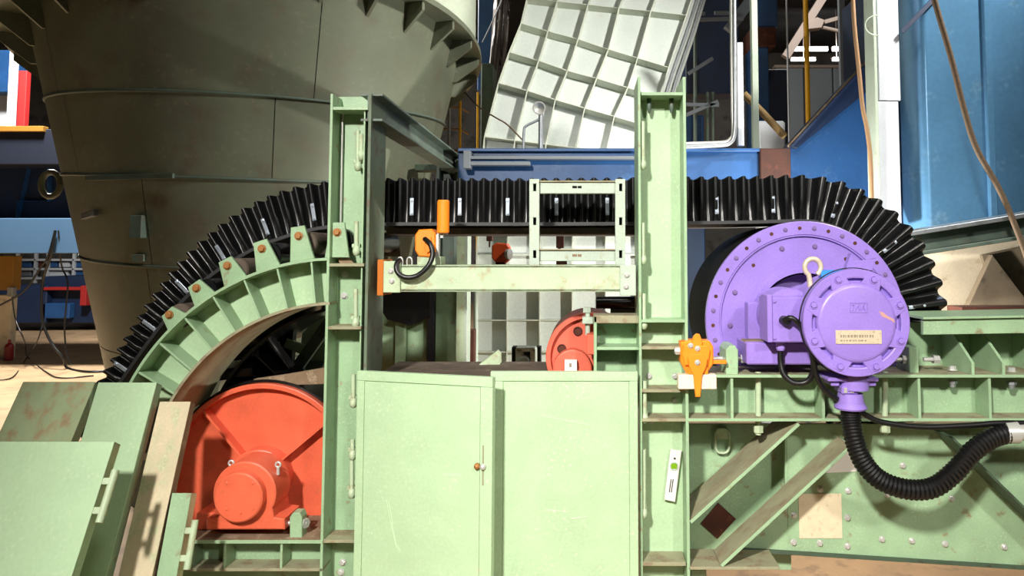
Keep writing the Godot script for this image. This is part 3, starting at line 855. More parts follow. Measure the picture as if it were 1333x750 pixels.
	g = Geo.new(); add_tube(g, catmull([W(1211, -20, 0.7), W(1222, 20, 0.7), W(1238, 75, 0.7), W(1257, 150, 0.7), W(1272, 195, 0.7), W(1300, 245, 0.7), W(1320, 290, 0.7), W(1340, 345, 0.7), W(1352, 395, 0.6), W(1360, 440, 0.3), W(1366, 487, 0.2)], 8), 0.0155, 10)
	tag(obj("thick_rope", g, M.rope), "thick brown rope hanging in front of the blue tank", "rope")
	g = Geo.new()
	var ring := []
	for k in 13:
		var a := PI * 0.45 + PI * 1.1 * k / 12
		ring.append(W(1142 + 16 * cos(a), 33 + 13 * sin(a), 1.45))
	add_tube(g, ring, 0.004, 6)
	tag(obj("wire_loop", g, M.frame_pale), "thin pale wire loop at the edge of the white column", "wire")

# ---------------------------------------------------------------- columns of the machine frame
func latch_rod(px: float, y0: float, y1: float, d: float, t: Node3D) -> void:
	var g := Geo.new()
	add_tube(g, [W(px, y0, d), W(px, y1 - 8, d)], 0.0105, 10)
	add_lathe(g, [Vector2(0, -0.022), Vector2(0.012, -0.018), Vector2(0.017, -0.004), Vector2(0.017, 0.006), Vector2(0.011, 0.022), Vector2(0, 0.024)], face(W(px, y1 - 7, d), Vector3.UP), 12, true)
	var rod := obj("latch_rod", g, M.beam_pale, t)
	g = Geo.new()
	add_box(g, at(W(px, y1 - 14, d) + Vector3(-0.004, 0, -0.015)), Vector3(0.036, 0.018, 0.03), 0.003)
	obj("latch_eye", g, M.beam_pale, rod)

func build_columns() -> void:
	var t := thing("frame_column", W(450, 846, 0.13), "left pale green steel column with latch rods, rising above the arch", "column", "main columns of the machine frame")
	var g := Geo.new(); pbox(g, 422, 122, 425.5, 846, 0, 0.26, 0.0012); obj("flange", g, M.green, t)
	g = Geo.new(); pbox(g, 473, 122, 477, 846, 0, 0.26, 0.0012); obj("flange", g, M.flange_dusty_shaded, t)
	tag(t.get_child(-1), "dusty right flange, colour darkened for its shaded side")
	g = Geo.new(); pbox(g, 424, 126, 474, 846, 0.127, 0.14, 0.001); obj("web", g, M.green, t)
	g = Geo.new(); pbox(g, 467, 142, 469, 846, 0.02, 0.127, 0.001); obj("door_stop", g, M.green, t)
	for y in [[139, 143, 430, 479], [343, 347, 426, 474], [425, 429, 424, 470], [703, 707, 418, 464]]:
		g = Geo.new(); pbox(g, y[2], y[0], y[3], y[1], 0.004, 0.127, 0.001); obj("stiffener", g, M.green_dusty if y[0] > 300 else M.green, t)
	g = Geo.new(); pplate(g, [[443, 345], [429, 312], [431, 312], [463, 345]], 0.06, 0.064, 0.0005); obj("diagonal_strap", g, M.dust, t)
	for p in [[435, 357, 0], [449, 357, 1], [434, 385, 0], [448, 385, 1], [446, 732, 1], [444, 745, 1]]:
		g = Geo.new(); bolt(g, W(p[0], p[1], 0.125), Vector3.BACK, 0.012); obj("bolt", g, M.steel, t)
	g = Geo.new(); add_tube(g, [W(446, 148, 0.11), W(443, 300, 0.11), W(442, 342, 0.11)], 0.006, 8); obj("wire", g, M.steel, t)
	for r in [[466, 170, 224], [470.5, 175, 210], [464, 288, 334], [463, 376, 428], [460, 487, 532], [459, 572, 600], [458, 596, 650]]:
		latch_rod(r[0], r[1], r[2], 0.03, t)
	t = thing("frame_column", W(864, 846, 0.13), "right pale green steel column between the slotted frame and the purple pulley", "column", "main columns of the machine frame")
	g = Geo.new(); pbox(g, 832, 100, 835.5, 846, 0, 0.26, 0.0012); obj("flange", g, M.green, t)
	g = Geo.new(); pbox(g, 892, 100, 896, 846, 0, 0.26, 0.0012); obj("flange", g, M.green, t)
	g = Geo.new(); pbox(g, 835, 124, 893, 846, 0.127, 0.14, 0.001); obj("web", g, M.green_door, t)
	for y in [[120, 124], [416, 420], [451, 455], [507, 511], [545, 549], [732, 737]]:
		g = Geo.new(); pbox(g, 835, y[0], 893, y[1], 0.004, 0.127, 0.001); obj("stiffener", g, M.green_dusty if y[0] > 430 else M.green, t)
	for r in [[837, 158, 222], [837, 290, 346], [838, 382, 430], [839, 496, 552], [838, 585, 676]]:
		latch_rod(r[0], r[1], r[2], 0.03, t)
	for p in [[845, 134], [874, 134]]:
		g = Geo.new(); add_lathe(g, [Vector2(0, -0.05), Vector2(0.006, -0.045), Vector2(0.011, -0.02), Vector2(0.011, 0.02), Vector2(0, 0.02)], face(W(p[0], p[1], 0.08), Vector3.UP), 10, true); obj("hanging_bolt", g, M.beam_grey, t)
	for p in [[845, 490], [879, 490], [878, 521], [848, 548]]:
		g = Geo.new(); bolt(g, W(p[0], p[1], 0.125), Vector3.BACK, 0.011); obj("bolt", g, M.steel, t)
	# rear columns and the tie beams that run back to them
	t = thing("rear_column", W(585, 520, 2.3), "dark grey green column at the back, end support of the receding tie beam", "column")
	g = Geo.new(); pbox(g, 590, 205, 594, 560, 2.2, 2.45, 0.001); obj("flange", g, M.beam_grey, t)
	g = Geo.new(); pbox(g, 566, 205, 570, 560, 2.2, 2.45, 0.001); obj("flange", g, M.beam_grey, t)
	g = Geo.new(); pbox(g, 570, 205, 590, 560, 2.32, 2.34, 0.001); obj("web", g, M.beam_grey, t)
	t = thing("tie_beam", W(490, 150, 0.2), "dark dusty beam running back from the top of the left column", "beam")
	var a := W(487, 128, 0.1)
	var z1 := -2.45
	var b := W(487, 160, 0.1)
	var x := a.x
	g = Geo.new(); add_box(g, at(Vector3(x, (a.y + b.y) / 2, (z1 - 0.02) / 2)), Vector3(0.014, a.y - b.y, -z1 - 0.02), 0.001); obj("web", g, M.beam_grey, t)
	g = Geo.new(); add_box(g, at(Vector3(x + 0.012, a.y, (z1 - 0.02) / 2)), Vector3(0.10, 0.012, -z1 - 0.02), 0.002); obj("upper_flange", g, M.beam_grey, t)
	g = Geo.new(); add_box(g, at(Vector3(x + 0.012, b.y, (z1 - 0.02) / 2)), Vector3(0.10, 0.012, -z1 - 0.02), 0.002); obj("lower_flange", g, M.beam_grey, t)
	g = Geo.new(); pbox(g, 540, 214, 600, 222, 2.25, 2.4, 0.002)
	tag(obj("rear_cross_beam", g, M.dark_green), "short dark cross beam behind the tie beam, above the belt", "beam")

# ---------------------------------------------------------------- curved guide
func arc_shape(g: Geo, cx: float, cy: float, r0: float, r1: float, d0: float, d1: float, a0: float, a1: float, segs: int) -> void:
	var k := K(0.0)
	add_lathe(g, [Vector2(r1 * k, -d1), Vector2(r1 * k, -d0), Vector2(r0 * k, -d0), Vector2(r0 * k, -d1), Vector2(r1 * k, -d1)], at(W(cx, cy, 0) + Vector3.ZERO), segs, false, false, deg_to_rad(a0), deg_to_rad(a1))
	for a in [a0, a1]:
		var dir := Vector3(cos(deg_to_rad(a)), sin(deg_to_rad(a)), 0)
		var nn := dir.cross(Vector3.BACK) * (-1.0 if a == a1 else 1.0)
		var c := W(cx, cy, 0)
		g.quad(c + dir * r0 * k + Vector3(0, 0, -d0), c + dir * r1 * k + Vector3(0, 0, -d0), c + dir * r1 * k + Vector3(0, 0, -d1), c + dir * r0 * k + Vector3(0, 0, -d1), nn)

func build_arch() -> void:
	var cx := 430.0
	var cy := 637.0
	var c := W(cx, cy, 0)
	var k := K(0)
	var t := thing("arch_frame", W(300, 500, 0.2), "pale green curved channel frame with ribs and roller brackets carrying the belt on the left", "frame")
	var g := Geo.new(); arc_shape(g, cx, cy, 234, 294, 0.11, 0.122, 91.5, 158, 60); obj("web_plate", g, M.green_door, t)
	g = Geo.new(); arc_shape(g, cx, cy, 290.5, 294, 0, 0.36, 91.5, 158, 60); obj("outer_flange", g, M.green, t)
	g = Geo.new(); arc_shape(g, cx, cy, 233, 236.5, 0, 0.40, 91.5, 158, 60); obj("inner_flange", g, M.green_dusty, t)
	for i in 7:
		var a := deg_to_rad(96.3 + 8.9 * i)
		var dir := Vector3(cos(a), sin(a), 0)
		g = Geo.new()
		add_box(g, Transform3D(Basis(dir, Vector3.BACK.cross(dir), Vector3.BACK), c + dir * 263 * k + Vector3(0, 0, -0.058)), Vector3(55 * k, 0.009, 0.106), 0.001)
		obj("rib", g, M.green, t)
	for i in 6:
		var a := deg_to_rad(90.2 + 8.9 * i)
		var dir := Vector3(cos(a), sin(a), 0)
		var tx := Vector3(dir.y, -dir.x, 0)
		var h: float = [46.0, 45.0, 38.0, 33.0, 27.0, 21.0][i]
		var xf := Transform3D(Basis(tx, dir, Vector3.BACK), c + dir * 294 * k)
		g = Geo.new()
		add_prism(g, PackedVector2Array([Vector2(-16 * k, 0), Vector2(16 * k, 0), Vector2(9 * k, h * k), Vector2(-9 * k, h * k)]), xf, -0.045, -0.03, 0.002)
		var br := obj("roller_bracket", g, M.green, t)
		g = Geo.new()
		add_prism(g, PackedVector2Array([Vector2(-16 * k, 0), Vector2(16 * k, 0), Vector2(9 * k, h * k), Vector2(-9 * k, h * k)]), xf, -1.02, -1.0, 0.002)
		obj("rear_roller_bracket", g, M.green_dusty, t)
		g = Geo.new(); bolt(g, c + dir * (294 + h * 0.72) * k + Vector3(0, 0, -0.028), Vector3.BACK, 0.014); obj("bolt", g, M.copper_bolt, br)
		g = Geo.new()
		add_lathe(g, [Vector2(0, -0.98), Vector2(0.052, -0.98), Vector2(0.055, -0.97), Vector2(0.055, -0.10), Vector2(0.05, -0.09), Vector2(0.03, -0.09), Vector2(0.028, -0.1), Vector2(0.016, -0.1), Vector2(0.016, -0.045), Vector2(0, -0.045)], at(c + dir * (294 + h * 0.5) * k), 20)
		obj("roller", g, M.deck_brown if i % 2 else M.rubber, t)
	g = Geo.new(); arc_shape(g, cx, cy, 234, 294, 1.0, 1.02, 91.5, 168, 48); obj("rear_plate", g, M.green_dusty, t)
	# return strand of the belt with its cleats, seen inside the arch
	t = thing("return_belt", W(330, 480, 0.7), "black cleated return run of the belt in the shade inside the arch", "belt")
	g = Geo.new(); arc_shape(g, cx, cy, 222, 226, 0.42, 1.0, 100, 165, 40); obj("carcass", g, M.rubber, t)
	g = Geo.new()
	add_grid(g, 160, 3, func(i, j):
		var a := deg_to_rad(128.0 + 34.0 * i / 160.0)
		return c + Vector3(cos(a), sin(a), 0) * (222.0 - 17.0 * j) * k + Vector3(0, 0, -0.52 + 0.05 * sin(i * TAU / 32.0)))
	obj("sidewall", g, M.rubber, t)
	for i in 4:
		g = Geo.new()
		var q: Vector3 = [W(346, 430, 0.75), W(330, 455, 0.72), W(322, 478, 0.7), W(385, 418, 0.8)][i]
		add_box(g, Transform3D(Basis(Vector3.BACK, [0.22, 0.15, 0.1, 0.9][i]), q), Vector3(0.26, 0.055, 0.5), 0.008); obj("cleat", g, M.rubber, t)
	g = Geo.new(); pplate(g, [[322, 424], [372, 410], [392, 430], [368, 470], [350, 500], [296, 505], [306, 470]], 1.02, 1.06, 0.003)
	tag(obj("dusty_inner_plate", g, M.green_dusty), "dusty olive plate glimpsed behind the black cleats inside the arch", "plate")
	t = thing("inner_bracing", W(405, 470, 0.8), "dark green bracing plates inside the arch next to the left column", "bracing")
	g = Geo.new(); pplate(g, [[393, 434], [424, 405], [424, 470], [388, 486]], 0.95, 0.97, 0.003); obj("plate", g, M.green, t)
	g = Geo.new(); pbar(g, W(386, 480, 0.7), W(430, 418, 0.7), 0.03, 0.06); obj("diagonal", g, M.dark_green, t)
	g = Geo.new(); pbar(g, W(372, 446, 0.7), W(402, 458, 0.7), 0.02, 0.05); obj("diagonal", g, M.green, t)
	g = Geo.new(); pbar(g, W(377, 408, 0.72), W(372, 492, 0.72), 0.05, 0.07); obj("chain_strip", g, M.rubber, t)
	g = Geo.new(); pplate(g, [[330, 494], [372, 488], [430, 478], [430, 500], [330, 503]], 0.32, 0.36, 0.002)
	tag(obj("dusty_deck", g, M.dust), "dusty brown deck plate between the red drum and the arch", "plate")

# ---------------------------------------------------------------- the belt
var bp := []     # even points of the belt's base line
var bn := []     # outward normals
var ph := []     # where in the run of folds
const STEP := 0.0575 / 12.0

func belt_line() -> void:
	var d := 0.38
	var c := W(1041, 418, d)
	var r := 131 * K(d)
	var pts := []
	for p in [[118, 620], [126, 575], [140, 532], [158, 500], [180, 468], [205, 433], [232, 400], [268, 365], [300, 342], [335, 322], [370, 308], [410, 297], [455, 291.5], [510, 290], [600, 290], [700, 290], [800, 289.5], [900, 288.5], [975, 287.5]]:
		pts.append(W(p[0], p[1], d))
	for i in 14:
		var a := deg_to_rad(90 - 12.0 * i)
		pts.append(c + Vector3(cos(a), sin(a), 0) * r)
	var fine := catmull(pts, 24)
	var carry := 0.0
	for i in fine.size() - 1:
		var a: Vector3 = fine[i]
		var b: Vector3 = fine[i + 1]
		var l := a.distance_to(b)
		while carry < l:
			bp.append(a.lerp(b, carry / l))
			carry += STEP
		carry -= l
	for i in bp.size():
		var tg: Vector3 = (bp[mini(i + 2, bp.size() - 1)] - bp[maxi(i - 2, 0)]).normalized()
		bn.append(Vector3(-tg.y, tg.x, 0))
		var period := lerpf(0.0585, 0.070, smoothstep(-0.6, 0.9, bp[i].x))
		ph.append((ph[-1] if i else 0.0) + TAU * STEP / period)

func build_belt() -> void:
	belt_line()
	var m := bp.size() - 1
	var t := thing("conveyor_belt", W(700, 290, 0.6), "black rubber conveyor belt with corrugated sidewalls running over the arch and the purple pulley", "belt")
	var hgt := func(i: int) -> float:
		var x: float = bp[i].x
		return lerpf(0.09, 0.214, smoothstep(-2.35, -1.35, x)) if bp[i].x < 0 else 0.214
	var fold := func(i: int) -> float: return lerpf(0.019, 0.026, smoothstep(-0.4, 0.9, bp[i].x))
	for side in 2:
		var zc: float = -0.38 if side == 0 else -0.94
		var g := Geo.new()
		for sheet in 2:
			var off: float = 0.0035 if sheet == 0 else -0.0035
			add_grid(g, m, 6, func(i, j):
				var v := float(j) / 6.0
				var amp: float = fold.call(i) * (0.55 + 0.45 * smoothstep(0.0, 0.35, v))
				var s := sin(ph[i])
				var z: float = zc + amp * clampf(s * 1.5, -1.0, 1.0) * (0.85 + 0.15 * absf(s)) + off
				return bp[i] + bn[i] * (hgt.call(i) * v + 0.006 * v * v * s) + Vector3(0, 0, z - bp[i].z), sheet == 1)
		add_grid(g, m, 1, func(i, j):
			var s := sin(ph[i])
			var z: float = zc + fold.call(i) * clampf(s * 1.5, -1.0, 1.0) * (0.85 + 0.15 * absf(s)) + (0.0035 if j == 0 else -0.0035)
			return bp[i] + bn[i] * (hgt.call(i) + 0.006 * s) + Vector3(0, 0, z - bp[i].z), true)
		obj("corrugated_sidewall", g, M.rubber, t)
	var g2 := Geo.new()
	var lip := func(u: float, z: float) -> Callable: return func(i): return bp[i] + bn[i] * u + Vector3(0, 0, z - bp[i].z)
	var ring := [lip.call(0.0, -0.335), lip.call(0.0, -0.985), lip.call(-0.016, -0.985), lip.call(-0.016, -0.335)]
	for k in 4:
		var fa: Callable = ring[k]
		var fb: Callable = ring[(k + 1) % 4]
		add_grid(g2, m / 3, 1, func(i, j): return fa.call(i * 3) if j == 0 else fb.call(i * 3), true)
	obj("belt_carcass", g2, M.rubber_dusty, t)
	# polished clips bolted through every fourth fold
	var first := 0
	for i in bp.size():
		if absf(bp[i].y - W(536, 290, 0.38).y) < 0.03 and bp[i].x > W(535, 290, 0.38).x:
			first = i; break
	var next: float = fposmod(ph[first] + 0.8, TAU * 4.0)
	for i in range(10, m - 10):
		if fposmod(ph[i] - next, TAU * 4.0) > fposmod(ph[i + 1] - next, TAU * 4.0): pass
		else: continue
		var up: Vector3 = bn[i]
		var tg := Vector3(up.y, -up.x, 0)
		var xf := Transform3D(Basis(tg, up, Vector3.BACK), bp[i] + up * hgt.call(i) * 0.36 + Vector3(0, 0, -0.357 - bp[i].z))
		g2 = Geo.new(); add_box(g2, xf, Vector3(0.018, 0.086, 0.006), 0.002)
		for e in [-1.0, 1.0]:
			bolt(g2, xf * Vector3(0, 0.032 * e, 0.003), Vector3.BACK, 0.007, 0.007)
		obj("clip", g2, M.clip, t)
	for q in 9:                     # cross cleats between the two sidewalls
		var i: int = 500 + q * 84
		if i > m: break
		g2 = Geo.new()
		add_box(g2, Transform3D(Basis(Vector3(bn[i].y, -bn[i].x, 0), bn[i], Vector3.BACK), bp[i] + bn[i] * 0.085 + Vector3(0, 0, -0.66 - bp[i].z)), Vector3(0.02, 0.17, 0.48), 0.004)
		obj("cross_cleat", g2, M.rubber, t)
	g2 = Geo.new(); pbox(g2, 503, 296.5, 832, 305, 0.44, 0.9, 0.002)
	tag(obj("support_deck", g2, M.deck_brown), "dark brown support deck directly under the level run of the belt", "plate")

# ---------------------------------------------------------------- purple drive
func build_drive() -> void:
	var t := thing("drive_pulley", W(1049, 550, 0.5), "large purple drive pulley with a bolted end disc and black drum", "pulley")
	var px := 1049.0
	var py := 418.0
	var g := Geo.new()
	disc(g, px, py, 0.25, [[129, -0.03], [129, -0.003], [128, 0.0], [112, 0.0], [111, -0.005], [109.5, -0.005], [109, -0.02], [69, -0.02], [68, -0.004], [62, -0.004], [60, -0.12], [0, -0.12]], 96); obj("end_disc", g, M.purple, t)
	g = Geo.new()
	disc(g, px, py, 0.28, [[60, -0.66], [127, -0.66], [127, -0.002], [60, -0.002]], 96); obj("drum", g, M.rubber_matt, t)
	g = Geo.new()
	disc(g, px, py, 0.25, [[36, -0.4], [36, 0.06], [34, 0.064], [22, 0.064], [22, 0.2], [0, 0.2]], 40); obj("shaft", g, M.dust, t)
	var k := K(0.25)
	var c := W(px, py, 0.25)
	for i in 40:
		var a := TAU * (i + 0.3) / 40
		var p := c + Vector3(cos(a), sin(a), 0) * 120 * k
		g = Geo.new()
		if i % 2: bolt(g, p, Vector3.BACK, 0.0085, 0.006)
		else: add_lathe(g, [Vector2(0.009, -0.001), Vector2(0.009, 0.0008), Vector2(0, 0.0008)], at(p), 12)
		obj("bolt" if i % 2 else "bolt_hole", g, M.purple_dark if i % 2 else M.rust, t)
	for i in 14:
		var a := TAU * (i + 0.15) / 14
		var p := c + Vector3(cos(a), sin(a), 0) * 97 * k + Vector3(0, 0, -0.02)
		g = Geo.new()
		if i % 3 == 2: add_lathe(g, [Vector2(0.009, -0.001), Vector2(0.009, 0.0008), Vector2(0, 0.0008)], at(p), 12)
		else: bolt(g, p, Vector3.BACK, 0.010, 0.008)
		obj("bolt_hole" if i % 3 == 2 else "bolt", g, M.rust if i % 3 == 2 else M.purple_dark, t)
	# bearing block with its pedestal
	t = thing("bearing_block", W(1016, 476, 0.1), "purple bearing pedestal with a square box in front of the purple disc", "bearing")
	g = Geo.new(); pbox(g, 972, 446, 1062, 475, -0.02, 0.2, 0.006); obj("pedestal", g, M.purple, t)
	g = Geo.new(); pbox(g, 974, 394, 998, 448, 0.12, 0.2, 0.004); obj("side_plate", g, M.purple, t)
	g = Geo.new(); pbox(g, 970, 444, 998, 449, 0.02, 0.12, 0.004); obj("foot_pad", g, M.dust, t)
	g = Geo.new(); disc(g, 1030, 412, -0.02, [[0, -0.2], [34, -0.2], [36, -0.19], [36, -0.01], [34, 0.0], [0, 0.0]], 40); obj("housing", g, M.purple, t)
	t = thing("terminal_box", W(1022, 446, -0.06), "purple square terminal box left of the round motor cover", "box")
	g = Geo.new(); pbox(g, 1001, 387, 1052, 446, -0.12, 0.06, 0.005); obj("body", g, M.purple, t)
	g = Geo.new(); pbox(g, 999, 384, 1006, 446, -0.13, -0.02, 0.003); obj("lid_edge", g, M.purple, t)
	g = Geo.new(); add_lathe(g, [Vector2(0.02, -0.01), Vector2(0.02, 0.03), Vector2(0.016, 0.04), Vector2(0, 0.04)], face(W(1020, 417, -0.12), Vector3(0.2, 0, 1)), 16); obj("gland", g, M.cable, t)
	g = Geo.new(); add_lathe(g, [Vector2(0.02, -0.01), Vector2(0.02, 0.03), Vector2(0.016, 0.04), Vector2(0, 0.04)], face(W(1016, 444, -0.06), Vector3.DOWN), 16); obj("gland", g, M.purple, t)
	for p in [[1008, 392], [1008, 440]]:
		g = Geo.new(); bolt(g, W(p[0], p[1], -0.121), Vector3.BACK, 0.007); obj("screw", g, M.purple, t)
	# motor
	t = thing("drive_motor", W(1115, 490, -0.1), "purple round motor with a bolted cover, nameplate and chipped paint", "motor")
	var d := -0.22
	var mx := 1114.0
	var my := 420.0
	var u := K(d)
	var mc := W(mx, my, d)
	g = Geo.new()
	disc(g, mx, my, d, [[0, -0.34], [58, -0.34], [60, -0.32], [60, -0.02], [67, -0.02], [69, -0.018], [69, -0.012], [0, -0.012]], 72); obj("body", g, M.purple, t)
	g = Geo.new()
	disc(g, mx, my, d, [[69.6, -0.034], [70.8, -0.034], [70.8, -0.022], [69.6, -0.022]], 72); obj("gasket", g, M.cable, t)
	g = Geo.new()
	disc(g, mx, my, d, [[57, -0.02], [69, -0.014], [69, 0.008], [68, 0.012], [59, 0.012], [57.5, 0.010], [57, -0.014]], 72); obj("rim", g, M.purple, t)
	g = Geo.new()
	disc(g, mx, my, d, [[52, -0.013], [51.5, 0.006], [50, 0.014], [48, 0.018], [45, 0.020], [0, 0.020]], 72, true); obj("cover", g, M.purple, t)
	for i in 8:
		var a := TAU * (i + 0.5) / 8
		var dir := Vector3(cos(a), sin(a), 0)
		var xf := Transform3D(Basis(dir, Vector3.BACK.cross(dir), Vector3.BACK), mc)
		g = Geo.new()
		add_prism(g, PackedVector2Array([Vector2(49 * u, -13 * u), Vector2(66 * u, -9 * u), Vector2(66 * u, 9 * u), Vector2(49 * u, 13 * u)]), xf, -0.012, 0.0135, 0.003)
		var pad := obj("bolt_pad", g, M.purple, t)
		g = Geo.new()
		add_lathe(g, [Vector2(0.017, 0.0), Vector2(0.017, 0.004), Vector2(0.013, 0.004), Vector2(0.012, 0.001), Vector2(0.011, 0.010), Vector2(0, 0.010)], at(mc + dir * 60 * u + Vector3(0, 0, 0.0135)), 16); obj("bolt", g, M.purple, pad)
	g = Geo.new(); pbox(g, 1088, 430, 1148, 448, d - 0.0235, d - 0.0195, 0.001)
	var np := obj("nameplate", g, M.plate_cream, t)
	tag(np, "cream metal nameplate with worn print")
	for r in [[1094, 436, 1139, 439.5], [1094, 442.5, 1128, 444.5]]:
		g = Geo.new()
		var x: float = r[0]
		while x < r[2]:
			var w := rng.randf_range(1.2, 4.0)
			pbox(g, x, r[1], minf(x + w, r[2]), r[3], d - 0.0238, d - 0.0233, 0.0)
			x += w + rng.randf_range(0.6, 2.0)
		obj("print", g, M.dim_ink, np)
	g = Geo.new()
	for r in [[1107, 394, 1129, 395], [1107, 406, 1129, 407], [1106.5, 394, 1107.5, 407], [1128.5, 394, 1129.5, 407]]:
		pbox(g, r[0], r[1], r[2], r[3], d - 0.0225, d - 0.0195, 0.0005)
	for r in [[1109, 397, 1112, 397], [1112, 397, 1110, 404], [1113, 404, 1118, 396.5], [1117, 398, 1119, 404], [1119, 404, 1121, 398], [1121, 404, 1124, 397], [1124, 397, 1126, 404], [1122.5, 401.5, 1125, 401.5]]:
		pbar(g, W(r[0], r[1], d - 0.0215), W(r[2], r[3], d - 0.0215), 0.003, 0.002, 0.0)
	obj("embossed_mark", g, M.purple, t)
	for poly in [[[1144, 405], [1150, 407], [1155, 411], [1164, 416], [1165, 421], [1160, 417], [1148, 412]], [[1153, 448], [1158, 444], [1156, 452], [1152, 454]], [[1038, 384], [1042, 382], [1044, 386], [1039, 387]]]:
		g = Geo.new(); pplate(g, poly, d - (0.0125 if poly[0][0] > 1100 and poly[0][1] > 440 else 0.0208), d - 0.011, 0.0)
		if poly[0][0] > 1100: obj("paint_chip", g, M.purple_chip, t)
	# neck, wings and cable bell below the cover
	g = Geo.new(); add_lathe(g, [Vector2(0.062, -0.03), Vector2(0.062, 0.05), Vector2(0, 0.05)], face(W(1111, 497, -0.12), Vector3.UP), 28); obj("neck", g, M.purple, t)
	g = Geo.new(); pbox(g, 1078, 492, 1144, 497, -0.17, -0.02, 0.004); obj("clamp_flange", g, M.purple, t)
	g = Geo.new(); pbox(g, 1082, 497, 1093, 503, -0.15, -0.04, 0.004); pbox(g, 1130, 497, 1141, 503, -0.15, -0.04, 0.004); obj("clamp_lug", g, M.purple, t)
	g = Geo.new(); pbox(g, 1096, 503, 1118, 514, -0.165, -0.06, 0.006); obj("clamp", g, M.purple, t)
	g = Geo.new(); pbox(g, 1099, 505, 1103, 512, -0.168, -0.16, 0.001); pbox(g, 1107, 505, 1112, 512, -0.168, -0.16, 0.001); obj("clamp_screw", g, M.steel, t)
	g = Geo.new(); add_lathe(g, [Vector2(0, -0.035), Vector2(0.064, -0.035), Vector2(0.068, -0.028), Vector2(0.056, -0.01), Vector2(0.05, 0.03), Vector2(0, 0.03)], face(W(1107, 521, -0.12), Vector3.UP), 32, false); obj("cable_bell", g, M.purple, t)
	# lifting eye and tag
	g = Geo.new()
	var pts := []
	for i in 21:
		var a := deg_to_rad(-58 + 296.0 * i / 20)
		pts.append(W(1058 + 10.5 * cos(a), 348 - 11 * sin(a), -0.02))
	pts.append(W(1054, 364, -0.02)); pts.append(W(1055, 376, -0.02))
	add_tube(g, pts, 0.0115, 10)
	tag(obj("lifting_eye", g, M.plate_cream), "pale steel lifting eye standing above the terminal box", "eye bolt")
	g = Geo.new(); pplate(g, [[1069, 352], [1112, 351], [1112, 355], [1095, 356], [1082, 361], [1069, 368]], -0.03, 0.0, 0.001)
	tag(obj("blue_strap", g, M.blue_tag), "bright blue strip tucked behind the top of the motor cover", "strap")
	g = Geo.new(); pplate(g, [[1108, 330], [1111, 340], [1138, 338], [1140, 336], [1136, 352], [1100, 354]], 0.02, 0.06, 0.002)
	obj("mount_plate", g, M.purple, t)
	# hoses
	t = thing("corrugated_hose", W(1180, 640, -0.12), "thick black corrugated hose looping down from the motor to a steel fitting", "hose")
	g = Geo.new()
	add_tube(g, catmull([W(1107, 530, -0.12), W(1108, 548, -0.12), W(1113, 575, -0.13), W(1124, 602, -0.14), W(1146, 625, -0.15), W(1180, 637, -0.16), W(1214, 635, -0.16), W(1242, 615, -0.15), W(1264, 590, -0.13), W(1290, 571, -0.11), W(1316, 563, -0.1)], 12), 0.0405, 16, 0.0022); obj("hose_jacket", g, M.cable, t)
	g = Geo.new(); add_lathe(g, [Vector2(0.034, -0.03), Vector2(0.046, -0.03), Vector2(0.046, 0.02), Vector2(0.034, 0.02), Vector2(0.034, 0.7), Vector2(0, 0.7)], face(W(1318, 563, -0.1), Vector3(1, 0.04, 0.1)), 18); obj("steel_fitting", g, M.steel, t)
	g = Geo.new(); add_tube(g, catmull([W(1116, 532, -0.1), W(1128, 541, -0.1), W(1150, 550, -0.1), W(1200, 556, -0.1), W(1260, 554, -0.1), W(1300, 551, -0.1), W(1350, 551, -0.1), W(1480, 549, -0.1)], 8), 0.012, 10)
	tag(obj("thin_cable", g, M.cable), "thin black cable running level from the motor's bell to the right", "cable")
	g = Geo.new(); add_tube(g, catmull([W(1020, 417, -0.15), W(1030, 414, -0.17), W(1042, 424, -0.17), W(1052, 445, -0.17), W(1059, 470, -0.16), W(1064, 492, -0.15), W(1074, 508, -0.14), W(1090, 520, -0.13)], 8), 0.0115, 10)
	tag(obj("motor_cable", g, M.cable), "black cable from the terminal box front down to the motor's bell", "cable")
	g = Geo.new(); add_tube(g, catmull([W(1016, 452, -0.06), W(1016, 470, -0.06), W(1020, 487, -0.07), W(1032, 498, -0.08), W(1048, 498, -0.09), W(1057, 488, -0.1), W(1059, 470, -0.11), W(1056, 450, -0.12)], 8), 0.0125, 10)
	tag(obj("looped_cable", g, M.cable), "black cable making a loop below the terminal box", "cable")

